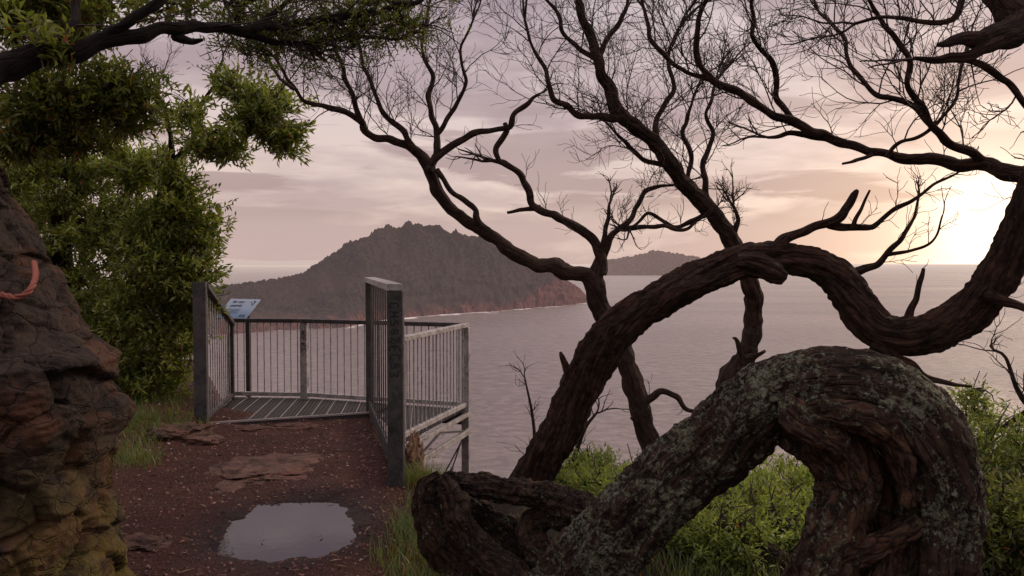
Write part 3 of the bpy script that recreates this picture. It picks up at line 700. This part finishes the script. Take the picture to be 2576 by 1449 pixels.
for i in range(60):
    y=RNG.uniform(3.7,6.2); x=-.74-.04*(y-4)+abs(RNG.normal())*.30
    if y<5.2: x+= .07
    sp2.append((x,y,.12,38,.16))
for i in range(110):
    sp2.append((RNG.uniform(-.5,2.4),RNG.uniform(3.5,5.2),.15,34,.18))
grass('grass',sp2,'long dry grass growing among the twisted roots')
# ------------------------------------------------------------ trees
def make_tree(trunks,limbs,mat,label,twigs,name='tree',base=None,tside=52,ridge=.16,lump=.14,flute=.0,wob=0.,lk=1.0,extra=(),rough=0.,tw_=1.1):
    b0=PX([trunks[0][0]])[0]; bx,by=b0[0],b0[1]
    if base is not None: bx,by=base
    e=thing(name,(bx,by,gz(bx,by)),label,'tree')
    acc=Acc()
    for i,t in enumerate(trunks):
        V_,F_,B_=tube(PX(t,k=lk),tside,.013,ridge,lump,twist=tw_,seed=3.7*i+len(label)*.1,flute=flute,wob=wob,rough=rough); acc.add(V_,F_,B_)
    o=mesh_obj('trunk',acc.V,acc.F,mat,attr=acc.B); adopt(o,e)
    for nm,tl_,mt,rg,fl in extra:
        acc=Acc()
        for i,t in enumerate(tl_):
            V_,F_,B_=tube(PX(t),84,.012,rg,.22,twist=.5,seed=5.1*i+9,flute=fl,sf=3.2,rough=.018); acc.add(V_,F_,B_)
        o=mesh_obj(nm,acc.V,acc.F,mt,attr=acc.B); adopt(o,e)
    for i,t in enumerate(limbs):
        V_,F_,B_=tube(PX(t,k=lk),14,.02,.18,.2,twist=1.5,seed=2.1*i+1,wob=1.0)
        o=mesh_obj('limb',V_,F_,mat,attr=B_); adopt(o,e)
    polys=[]
    for (limb,kw) in twigs: spawn(polys,PX(limb),**kw)
    if polys:
        a=twig_mesh(polys); o=mesh_obj('twigs',a.V,a.F,M_twig,True); adopt(o,e)
    return e,[]
A1=[(1320,1640,4.1,112),(1400,1540,3.9,108),(1485,1430,3.7,100),(1590,1310,3.5,94),(1700,1195,3.4,90),(1810,1110,3.3,90),(1900,1030,3.2,92),(2000,975,3.15,94),(2120,965,3.1,94),(2230,1000,3.05,94),(2310,1070,3.0,94),(2355,1170,2.98,92),(2370,1280,2.98,90),(2350,1400,2.98,92),(2320,1550,2.98,104),(2310,1830,2.95,130)]
A2=[(1950,1040,3.22,56),(2050,1080,3.12,76),(2110,1140,3.05,74),(2135,1230,3.03,70),(2110,1330,3.0,74),(2075,1430,3.0,84),(2060,1560,3.0,100),(2050,1800,3.0,120)]
A3=[(2040,1045,2.98,28),(2100,1040,2.94,40),(2180,1062,2.92,42),(2245,1112,2.92,34),(2280,1190,2.92,26),(2285,1270,2.92,18)]
A4=[(2080,1430,2.95,30),(2140,1400,2.93,36),(2220,1365,2.93,34),(2310,1310,2.93,28)]
A5=[(1540,1330,3.75,36),(1460,1280,3.9,38),(1390,1255,4.05,35),(1300,1236,4.15,32),(1220,1222,4.2,29),(1150,1213,4.2,26),(1105,1212,4.2,20)]
A6=[(1105,1196,4.15,13),(1080,1210,4.15,25),(1070,1245,4.15,30),(1074,1295,4.15,36),(1098,1350,4.12,44),(1150,1405,4.1,50),(1235,1465,4.05,58),(1320,1540,4.0,66)]
A6b=[(1112,1200,4.1,18),(1130,1228,4.08,27),(1145,1275,4.05,33),(1165,1330,4.02,38),(1205,1395,3.98,44),(1280,1455,3.9,52),(1350,1530,3.85,60)]
A7=[(1440,1310,3.95,26),(1370,1300,4.1,30),(1330,1340,4.1,32),(1370,1400,4.0,38),(1430,1460,3.9,44)]
A7b=[(1180,1260,4.3,22),(1240,1310,4.3,36),(1310,1365,4.25,44),(1400,1430,4.1,54)]
A8=[(2150,1030,3.3,80),(2230,1130,3.36,110),(2240,1260,3.38,110),(2210,1400,3.38,110),(2190,1600,3.3,130),(2180,1800,3.3,140)]  # solid dark filler behind the fold, recess shade put in its colour
A9=[(1988,1010,3.05,26),(2000,1045,2.99,38),(2045,1078,2.96,42),(2100,1112,2.95,34),(2140,1170,2.95,26),(2165,1240,2.96,20),(2160,1310,2.96,14)]
A10=[(2240,1350,2.98,30),(2225,1420,2.96,46),(2215,1520,2.95,60),(2210,1700,2.95,70)]
A11=[(2165,1120,3.12,18),(2205,1170,3.10,24),(2225,1250,3.10,22),(2215,1340,3.08,26)]
make_tree([A1],[],M_barkA,'gnarled looping tree trunk with pale green lichen and hollow fold',[],base=(.25,3.9),tside=104,ridge=.15,lump=.12,flute=.12,rough=.018,tw_=.9,
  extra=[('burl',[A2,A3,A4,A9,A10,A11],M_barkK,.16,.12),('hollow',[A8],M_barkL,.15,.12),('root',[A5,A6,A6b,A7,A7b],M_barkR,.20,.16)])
B1=[(1270,1400,5.9,60),(1320,1250,5.85,54),(1360,1170,5.8,50),(1410,1080,5.7,50),(1460,980,5.6,52),(1505,890,5.5,54),(1560,820,5.4,54),(1640,762,5.3,48),(1730,715,5.25,46),(1810,680,5.2,44),(1890,655,5.15,42),(1970,650,5.1,40),(2050,665,5.05,42),(2110,705,5.0,46),(2155,765,4.95,50),(2200,825,4.9,52),(2270,850,4.85,52),(2350,838,4.8,52),(2430,790,4.75,50),(2490,725,4.7,50),(2545,640,4.65,50),(2590,540,4.6,50),(2640,420,4.55,50),(2680,250,4.4,50),(2690,50,4.2,50),(2720,-150,4.0,45)]
B2=[(1860,660,5.0,26),(1900,665,4.95,30),(1945,685,4.9,28),(1975,700,4.88,20)]
B3=[(1600,820,5.35,20),(1700,745,5.15,24),(1800,705,5.05,24),(1870,680,5.0,22),(1960,690,5.0,14)]
E1=[(2680,500,4.6,34),(2600,452,4.6,27),(2540,430,4.7,22),(2460,415,4.8,18),(2380,405,4.9,16),(2300,400,5,14),(2200,385,5.1,12),(2100,352,5.2,11),(2030,338,5.25,8),(1930,345,5.3,4)]
E2=DD([(2110,356,11),(2010,315,12),(1940,285,11),(1860,235,10),(1790,200,9),(1750,130,8),(1760,50,7),(1790,-40,6)],5.2,5.0)
E3=DD([(2510,425,14),(2440,385,12),(2380,350,11),(2330,290,9),(2290,220,8),(2280,140,7),(2230,70,6),(2180,-10,5)],4.8,4.6)
E5=DD([(2000,312,8),(1960,250,8),(1950,180,7),(1900,100,6),(1890,10,5)],5.3,5.1)
E6=DD([(2380,350,9),(2300,270,8),(2210,240,7),(2140,170,6),(2120,90,5),(2060,30,4)],4.9,5.2)
E7=DD([(1790,200,7),(1700,170,6),(1640,100,6),(1620,20,4)],5.1,5.2)
E8=[(2200,385,5.1,6),(2160,405,5.0,5),(2120,412,4.95,3)]
E9=DD([(2230,395,6),(2260,360,5),(2330,330,5),(2400,250,4),(2420,160,4)],5.0,4.9)
F1=[(2700,-20,4.2,60),(2600,40,4.1,48),(2520,85,4.0,36),(2440,100,3.9,20),(2360,112,3.8,6)]
F2=[(2560,85,4.0,26),(2440,135,3.9,14),(2370,148,3.9,11),(2300,148,3.9,5)]
F3=[(2450,-90,4.2,30),(2500,-20,4.15,34),(2560,40,4.1,38),(2620,60,4.1,40)]
F4=DD([(2400,140,8),(2480,170,10),(2530,210,9),(2600,290,8)],3.9,4.0)
F5=DD([(2440,-60,9),(2400,40,8),(2330,60,7),(2240,40,5),(2150,60,4)],4.1,4.3)
G1=[(1930,650,5.12,24),(1965,612,5.1,16),(2000,588,5.08,12),(2050,572,5.05,12),(2100,556,5.0,13),(2135,520,5.0,11),(2150,490,5.0,9),(2158,478,5.0,4)]
G2=DD([(2085,565,11),(2150,575,9),(2195,572,7),(2240,535,6),(2300,500,5),(2350,465,4),(2400,440,3)],5.05,5.0)
G3=DD([(2145,575,7),(2162,530,5),(2188,478,3)],5.0,4.9)
H1=DD([(2140,690,14),(2190,672,9),(2220,655,8),(2245,625,7),(2275,595,6),(2300,545,4),(2310,500,3)],5.0)
H2=DD([(2235,640,6),(2300,630,4),(2350,600,3),(2372,540,2)],5.0)
K1=DD([(2280,820,16),(2298,765,9),(2312,715,7),(2322,676,4)],4.85)
K2=DD([(1440,960,18),(1424,920,10),(1413,895,7),(1409,885,3)],5.6)
K3=DD([(2200,860,24),(2250,895,13),(2310,930,10),(2370,960,7),(2445,973,3)],4.85,4.7)
K4=DD([(2480,740,20),(2560,770,11),(2650,800,8)],4.6,4.5)
tw=lambda gap=.16,Ln=.55,r=.005,lvl=2,t0=.2,up=.05,endlvl=2,bias=(0,0,.5):dict(gap=gap,Ln=Ln,r=r,lvl=lvl,t0=t0,up=up,endlvl=endlvl,bias=bias)
make_tree([B1,B2,B3],[E1,E2,E3,E5,E6,E7,E8,E9,F1,F2,F3,F4,F5,G1,G2,G3,H1,H2,K1,K2,K3,K4],M_barkB,'bare twisted tree with thick wavy brown trunk arching over the slope',
 [(E2,tw(.10)),(E3,tw(.095)),(E5,tw(.095)),(E6,tw(.095)),(E7,tw(.095)),(E9,tw(.14,.4)),(E1,tw(.35,.3,.004,1,.4,endlvl=1)),(F5,tw(.12,.4)),(F4,tw(.2,.35,.005,2)),(G2,tw(.14,.22,.003,1,.2,endlvl=1)),(H1,tw(.14,.2,.003,1,.3,endlvl=1)),(H2,tw(.14,.2,.003,1,.3,endlvl=0)),(G1,tw(.4,.15,.003,0,.5,endlvl=-1)),(F2,tw(.2,.25,.004,1,.3,endlvl=0)),(K4,tw(.2,.3,.003,1,.3,endlvl=1)),(K1,tw(.12,.1,.003,0,.3,endlvl=-1))],base=(P(1290,1300,5.9)[0],5.85),tside=72,ridge=.15,lump=.10,flute=.11,lk=.95,rough=.014)
C0=[(1690,1520,6.5,42),(1655,1200,6.8,34),(1628,1090,6.9,31),(1602,1000,6.9,29),(1572,900,6.9,27),(1545,840,6.9,27),(1512,775,6.9,26),(1498,720,6.9,27),(1500,680,6.9,20),(1512,640,6.9,14)]
C1=DD([(1505,740,25),(1480,700,24),(1430,683,22),(1370,668,21),(1310,648,20),(1250,605,19),(1190,565,18),(1130,520,17),(1095,470,17),(1080,420,17),(1045,378,14),(985,352,11),(925,340,11),(905,300,9),(850,277,8),(790,262,6),(740,225,5),(700,160,4)],6.9,6.3)
C2=DD([(1078,430,14),(1100,380,11),(1095,330,9),(1080,260,8),(1085,190,6),(1060,120,5),(1075,40,4)],6.5)
C3=DD([(1092,400,11),(1140,362,10),(1200,335,9),(1245,325,8),(1280,318,9),(1300,285,8),(1330,255,6),(1360,235,3)],6.5)
C4=DD([(1508,690,22),(1512,645,15),(1500,612,13),(1450,575,12),(1400,545,11),(1350,520,11),(1325,470,10),(1300,430,9),(1270,410,9),(1238,404,5)],6.9,6.6)
C5=DD([(1258,410,7),(1250,370,8),(1272,330,9),(1268,310,6)],6.6)
C6=DD([(1360,522,9),(1320,528,7),(1275,535,4)],6.75)
C7=DD([(1513,650,14),(1545,590,9),(1590,550,8),(1610,510,7),(1640,475,6),(1695,465,3)],6.9)
C8=DD([(1513,630,9),(1525,570,7),(1532,515,4)],6.9)
C9=DD([(1565,572,8),(1650,572,6),(1720,575,5),(1765,548,3)],6.9)
C10=DD([(1245,600,10),(1205,558,10),(1190,520,8),(1135,480,7),(1098,425,8)],6.5,6.45)
C11=DD([(910,310,9),(885,240,7),(862,170,6),(830,100,4)],6.4,6.2)
C12=DD([(1045,378,10),(1005,320,9),(965,290,8),(935,210,6),(905,130,5),(890,40,4)],6.5,6.4)
C13=DD([(740,225,5),(700,195,4),(660,120,3)],6.3,6.1)
C14=DD([(1600,1060,20),(1625,1010,12),(1665,985,10),(1700,1000,8),(1730,1030,6),(1760,1035,4)],6.9,6.8)
C15=DD([(1098,340,7),(1140,280,6),(1170,210,5),(1160,130,4),(1190,50,3)],6.5,6.4)
make_tree([C0],[C1,C2,C3,C4,C5,C6,C7,C8,C9,C10,C11,C12,C13,C14,C15],M_barkC,'slim bare tree with forked crooked branches leaning over the cliff',
 [(C2,tw(.09,.5)),(C15,tw(.09,.5)),(C11,tw(.08,.5)),(C12,tw(.08,.5)),(C13,tw(.09,.45)),(C1,tw(.10,.5,.005,2,.64)),(C3,tw(.3,.22,.004,1,.3,endlvl=0)),(C4,tw(.2,.3,.004,1,.3,endlvl=1)),(C7,tw(.13,.3,.004,2,.3,endlvl=1)),(C9,tw(.13,.3,.004,1,.3,endlvl=1)),(C8,tw(.16,.25,.004,1,.3,endlvl=1)),(C14,tw(.2,.2,.004,1,.3,endlvl=1))],base=(P(1690,1480,6.5)[0],6.5),tside=40,flute=.08,wob=.7,lk=.88)
Dt=[(1800,1500,7.2,42),(1815,1100,7.4,38),(1840,960,7.4,34),(1880,885,7.4,28),(1896,800,7.4,25),(1888,720,7.3,24),(1860,650,7.2,25),(1830,590,7.1,24),(1790,530,7.0,23),(1735,480,6.9,22),(1700,430,6.8,21),(1660,372,6.7,21),(1605,325,6.6,20),(1557,280,6.5,19),(1530,220,6.5,17),(1510,170,6.4,15),(1490,110,6.4,13),(1465,50,6.3,11),(1440,-60,6.2,9)]
D1=DD([(1570,295,13),(1500,295,10),(1440,280,9),(1390,240,8),(1375,180,6),(1340,120,5),(1320,50,4)],6.5,6.3)
D2=DD([(1505,165,10),(1520,110,8),(1560,50,7),(1590,-30,5)],6.4)
D3=DD([(1780,515,10),(1770,430,8),(1790,350,7),(1780,280,5),(1805,200,4)],7,6.9)
D4=DD([(1690,418,9),(1640,408,7),(1590,380,6),(1545,330,4)],6.8,6.7)
D5=DD([(1660,372,9),(1650,300,8),(1690,230,7),(1680,150,6),(1710,70,5)],6.7)
D6=DD([(1730,475,8),(1735,400,7),(1720,330,6),(1740,260,4)],6.9,6.8)
D7=DD([(1840,960,24),(1870,920,11),(1855,860,7),(1845,850,3)],7.35,7.2)
D8=DD([(1870,910,20),(1900,895,9),(1925,882,4)],7.35,7.2)
D9=DD([(1835,600,14),(1855,560,7),(1845,520,4)],7.1,7.0)
D10=DD([(1790,535,9),(1700,570,6),(1640,540,5),(1590,570,4)],7.0,6.9)
D11=DD([(1500,150,8),(1430,100,6),(1400,30,5),(1350,-30,4)],6.4)
make_tree([Dt],[D1,D2,D3,D4,D5,D6,D7,D8,D9,D10,D11],M_barkC,'tall slender bare tree with a winding pale brown trunk',
 [(D1,tw(.08,.5)),(D2,tw(.09,.5)),(D3,tw(.08,.5)),(D4,tw(.09,.42)),(D5,tw(.08,.5)),(D6,tw(.09,.45)),(D11,tw(.09,.45)),(Dt,tw(.11,.5,.006,2,.66)),(D10,tw(.15,.3,.004,1)),(D9,tw(.12,.3,.004,2))],base=(P(1800,1480,7.2)[0],7.2),tside=40,flute=.08,wob=.7,lk=.88)
def sapling(lst,d,label,Ln=.3,gap=.12):
    l=DD(lst,d); b0=PX([l[0]])[0]; e=thing('sapling',(b0[0],b0[1],b0[2]),label,'sapling')
    V_,F_,B_=tube(PX(l),8,.03,.1,.1); o=mesh_obj('stem',V_,F_,M_barkC,attr=B_); adopt(o,e)
    pl=[]; spawn(pl,PX(l),t0=.15,gap=gap,Ln=Ln,r=.005,lvl=1,up=.03,endlvl=1); a=twig_mesh(pl); o=mesh_obj('twigs',a.V,a.F,M_twig); adopt(o,e)
sapling([(1420,1400,9),(1400,1230,7),(1440,1160,6),(1470,1080,5),(1500,1040,3)],6.6,'small leafless sapling beside the big wavy trunk')
sapling([(1340,1400,6),(1345,1150,5),(1340,1050,4),(1320,950,2)],7.0,'thin leafless sapling rising above the cliff edge',.22)
sapling([(2700,1100,9),(2600,1030,8),(2560,980,6),(2530,900,4),(2500,880,3)],5.0,'thin leafless shrub stem with fine twigs')
sapling([(2640,1000,8),(2560,1050,7),(2500,1090,5),(2440,1110,3)],4.9,'thin leafless shrub stem with fine twigs')
V_,F_,B_=tube(PX([(1660,1450,4.6,20),(1760,1425,4.5,30),(1860,1400,4.4,38),(1940,1400,4.3,32),(1990,1430,4.3,26),(2080,1470,4.2,20)]),60,.013,.14,.3,1,5,flute=.12,sf=3,rough=.016)
o=mesh_obj('fallen_log',V_,F_,M_barkR,attr=B_); center_origin(o,P(1860,1400,4.4)); tag(o,'dark rotting fallen log lying in the undergrowth','log')
LB1=[(-150,260,3.4,44),(-60,200,3.5,40),(0,172,3.6,34),(100,142,3.7,27),(200,122,3.8,22),(300,96,3.9,18),(400,78,4.0,16),(520,68,4.2,14),(650,72,4.4,12),(760,55,4.6,10),(900,35,4.8,8),(1000,18,4.9,6),(1120,-30,5.0,4)]
LB2=[(230,112,3.85,15),(330,50,3.9,13),(400,0,3.95,12),(450,-70,4.0,10)]
LB3=[(100,145,3.7,13),(180,60,3.8,11),(200,-30,3.9,9)]
LB4=[(440,92,4.1,12),(480,105,4.05,8),(510,100,4.0,4)]
LB5=[(650,72,4.4,9),(700,20,4.5,7),(780,-40,4.6,5)]
LB6=[(560,70,4.3,10),(660,100,4.5,8),(760,110,4.7,6),(860,90,4.9,5),(960,95,5.0,4)]
LT=[(-190,1800,3.9,90),(-230,1200,3.8,80),(-210,700,3.6,70),(-170,400,3.45,60),(-110,230,3.45,52)]
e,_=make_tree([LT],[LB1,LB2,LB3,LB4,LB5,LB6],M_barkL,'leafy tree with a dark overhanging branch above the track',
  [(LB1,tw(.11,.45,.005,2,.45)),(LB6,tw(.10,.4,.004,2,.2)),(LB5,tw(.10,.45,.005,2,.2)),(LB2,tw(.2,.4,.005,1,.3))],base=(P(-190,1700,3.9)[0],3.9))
def clus(c,axs,n,tips,polys,s=.11,upb=.55,shell=(.35,.95)):
    ncl=max(3,int(n/14))
    for k in range(ncl):
        v=RNG.normal(size=3); v/=np.linalg.norm(v); rr=RNG.uniform(*shell)
        q=c+v*np.array(axs)*rr
        for j in range(14):
            u=RNG.normal(size=3); tp=q+u*s*np.array([1.15,1.15,.75])
            tips.append((tp,v*.6+u*.3+np.array([0,0,upb])))
        st=c+(q-c)*.1
        mid=(st+q)/2+RNG.normal(size=3)*.05
        polys.append([(*st,.010),(*((st+mid)/2+RNG.normal(size=3)*.02),.009),(*mid,.007),(*((q+mid)/2+RNG.normal(size=3)*.02),.006),(*q,.004)])
        for j in range(3):
            qq=q+RNG.normal(size=3)*s*1.2; polys.append([(*mid,.005),(*((mid+qq)/2+RNG.normal(size=3)*.02),.004),(*qq,.003)])
def blob_tips(blobs,s=.11):
    tips=[];polys=[]
    for (cx,cy,rx,ry,d,n) in blobs:
        c=P(cx,cy,d); ax=rx*d/F; az=ry*d/F; ay=max(ax,az)*.75
        clus(c,(ax,ay,az),n,tips,polys,s)
    return tips,polys
bl=[(40,30,140,90,4.6,220),(190,55,90,70,4.5,120),(120,240,170,85,4.9,360),(300,225,95,75,5.0,210),(50,330,120,80,5.0,240),(330,290,70,50,5.1,90),(230,-20,160,60,4.6,130),(200,340,110,60,5.2,160),(430,20,90,40,4.4,50),(150,110,90,40,3.75,50)]
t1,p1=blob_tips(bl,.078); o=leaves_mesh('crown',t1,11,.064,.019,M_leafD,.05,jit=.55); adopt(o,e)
a=twig_mesh(p1); o=mesh_obj('twigs',a.V,a.F,M_twig); adopt(o,e)
bl=[(700,60,110,45,4.7,150),(850,55,120,45,4.9,170),(1000,50,110,45,5.0,150),(600,20,100,40,4.5,130),(780,120,110,30,4.9,100),(950,0,150,40,5.0,120),(640,120,90,30,4.9,70)]
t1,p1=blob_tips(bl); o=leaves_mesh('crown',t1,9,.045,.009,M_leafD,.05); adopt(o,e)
a=twig_mesh(p1); o=mesh_obj('twigs',a.V,a.F,M_twig); adopt(o,e)
T2=[(250,1180,8.6,34),(300,950,8.4,28),(340,750,8.3,22),(380,560,8.2,16)]
T3=[(200,1200,8.9,40),(200,950,8.8,32),(160,700,8.6,26),(150,500,8.2,18)]
Q1=DD([(360,640,14),(400,500,11),(430,420,9),(480,370,8),(560,330,7),(640,300,5)],8.2,7.6)
Q2=DD([(410,470,9),(430,380,7),(420,300,5),(400,240,3)],8.0,7.7)
Q3=DD([(480,370,7),(500,290,5),(540,200,4),(560,150,3)],7.9,7.7)
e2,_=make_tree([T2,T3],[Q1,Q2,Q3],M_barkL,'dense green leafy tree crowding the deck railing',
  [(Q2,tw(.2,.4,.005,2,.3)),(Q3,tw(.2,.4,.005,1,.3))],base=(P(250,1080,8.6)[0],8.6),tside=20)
bl=[(640,290,105,68,7.6,210),(700,330,72,62,7.6,120),(600,215,60,45,7.6,80),(560,375,80,38,7.7,95),(480,290,65,42,7.8,60),(680,250,50,50,7.6,70),(520,340,60,40,7.7,60),
    (150,440,180,80,8.3,400),(330,420,115,70,8.2,260),(250,560,220,100,8.4,620),(430,520,122,85,8.0,360),(200,700,200,120,8.6,560),(440,660,118,110,8.0,420),(490,590,75,55,8.1,150),(300,850,190,110,8.5,560),(435,840,85,130,8.3,420),(370,970,120,70,8.5,320),(478,740,68,85,8.3,220),(120,900,160,150,9,320),(250,1010,120,60,8.8,240),(420,1020,75,45,8.7,180),(60,600,120,140,8.8,300),(40,450,90,90,8.6,200),
    (360,640,90,140,7.9,240),(330,780,90,110,8.0,220),(420,440,70,50,7.9,110),(330,930,110,80,8.2,200)]
t1,p1=blob_tips(bl,.085); o=leaves_mesh('crown',t1,12,.082,.026,M_leafL,.06,jit=.5); adopt(o,e2)
a=twig_mesh(p1); o=mesh_obj('twigs',a.V,a.F,M_twig); adopt(o,e2)
# ------------------------------------------------------------ shrubs on the slope
def shrub_w(x0,y0,rad,topf,label,mat=M_leafR,sz=.050,per=14,nb=7,n=190):
    e=thing('shrub',(x0,y0,gz(x0,y0)),label,'shrub','green shrubs on the slope')
    t=[];p=[]
    for k in range(nb):
        a=RNG.random()*6.28; rr=rad*RNG.uniform(.1,.85); x=x0+rr*math.cos(a); y=y0+rr*math.sin(a)*.8; zg=gz(x,y)
        top=min(zg+rad*3.8,topf(y)+RNG.uniform(-.08,.05)); top=max(top,zg+.25); cz=zg*.38+top*.62; hz=max(.12,(top-zg)*.42)
        clus(np.array([x,y,cz]),(rad*.62,rad*.5,hz),n,t,p,.075)
        p.append([(x0+(x-x0)*.3,y0+(y-y0)*.3,gz(x0+(x-x0)*.3,y0+(y-y0)*.3)-.05,.018),((x+x0)/2,(y+y0)/2,(cz+gz(x0,y0))/2,.013),(x,y,cz,.009)])
    o=leaves_mesh('crown',t,per,sz,sz*.28,mat,.05); adopt(o,e)
    a=twig_mesh(p); o=mesh_obj('stem',a.V,a.F,M_twig); adopt(o,e)
tl=lambda py:(lambda y:H-(py+0-662)/F*y)
Lb='dense green narrow-leaved shrub growing under the arching trunk'
for (px,d,rad,top) in [(1760,4.9,.42,1330),(1900,4.9,.42,1300),(2030,5.0,.42,1280),(1670,5.2,.36,1370),(1830,4.6,.36,1370),
                       (1800,5.8,.5,1210),(1950,5.9,.5,1160),(2080,5.9,.5,1150),(1700,5.9,.42,1280),
                       (1850,6.7,.6,1140),(1990,6.9,.6,1125),(2120,6.9,.6,1125),(1760,6.9,.5,1190)]:
    q=P(px,1300,d); shrub_w(q[0],q[1],rad,tl(top),Lb)
for (px,d,rad,top) in [(1440,6.6,.36,1150),(1530,6.7,.36,1125),(1390,6.3,.3,1270),(1500,6.2,.38,1205),(1590,6.4,.34,1175),(1560,5.9,.34,1245)]:
    q=P(px,1300,d); shrub_w(q[0],q[1],rad,tl(top),'bright green narrow-leaved shrub growing below the wavy trunk',n=150)
for (px,d,rad,top) in [(2500,4.5,.36,1150),(2590,4.7,.42,1060),(2470,5.2,.45,1100),(2570,5.4,.5,1035),(2650,5.0,.45,1030),(2520,4.9,.40,1090),(2560,4.1,.34,1230)]:
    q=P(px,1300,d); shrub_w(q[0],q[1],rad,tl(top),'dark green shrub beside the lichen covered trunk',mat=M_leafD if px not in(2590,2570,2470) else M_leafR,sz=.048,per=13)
def shrub_p(blobs,label,sz,per):
    c=P(*[np.mean([b[k] for b in blobs]) for k in (0,1,4)]); e=thing('shrub',(c[0],c[1],gz(c[0],c[1])),label,'shrub','green shrubs on the slope')
    t,p=blob_tips(blobs,.06); o=leaves_mesh('crown',t,per,sz,sz*.25,M_leafR,.05); adopt(o,e)
    for b in blobs:
        q=P(b[0],b[1],b[4]); p.append([(c[0],c[1],gz(c[0],c[1])-.05,.012),(*((q+np.array([c[0],c[1],gz(c[0],c[1])]))/2),.01),(*q,.007)])
    a=twig_mesh(p); o=mesh_obj('stem',a.V,a.F,M_twig); adopt(o,e)
shrub_p([(2430,985,45,40,5.6,42),(2470,1040,30,30,5.6,28)],'sparse sprig of bright yellow-green leaves',.06,7)
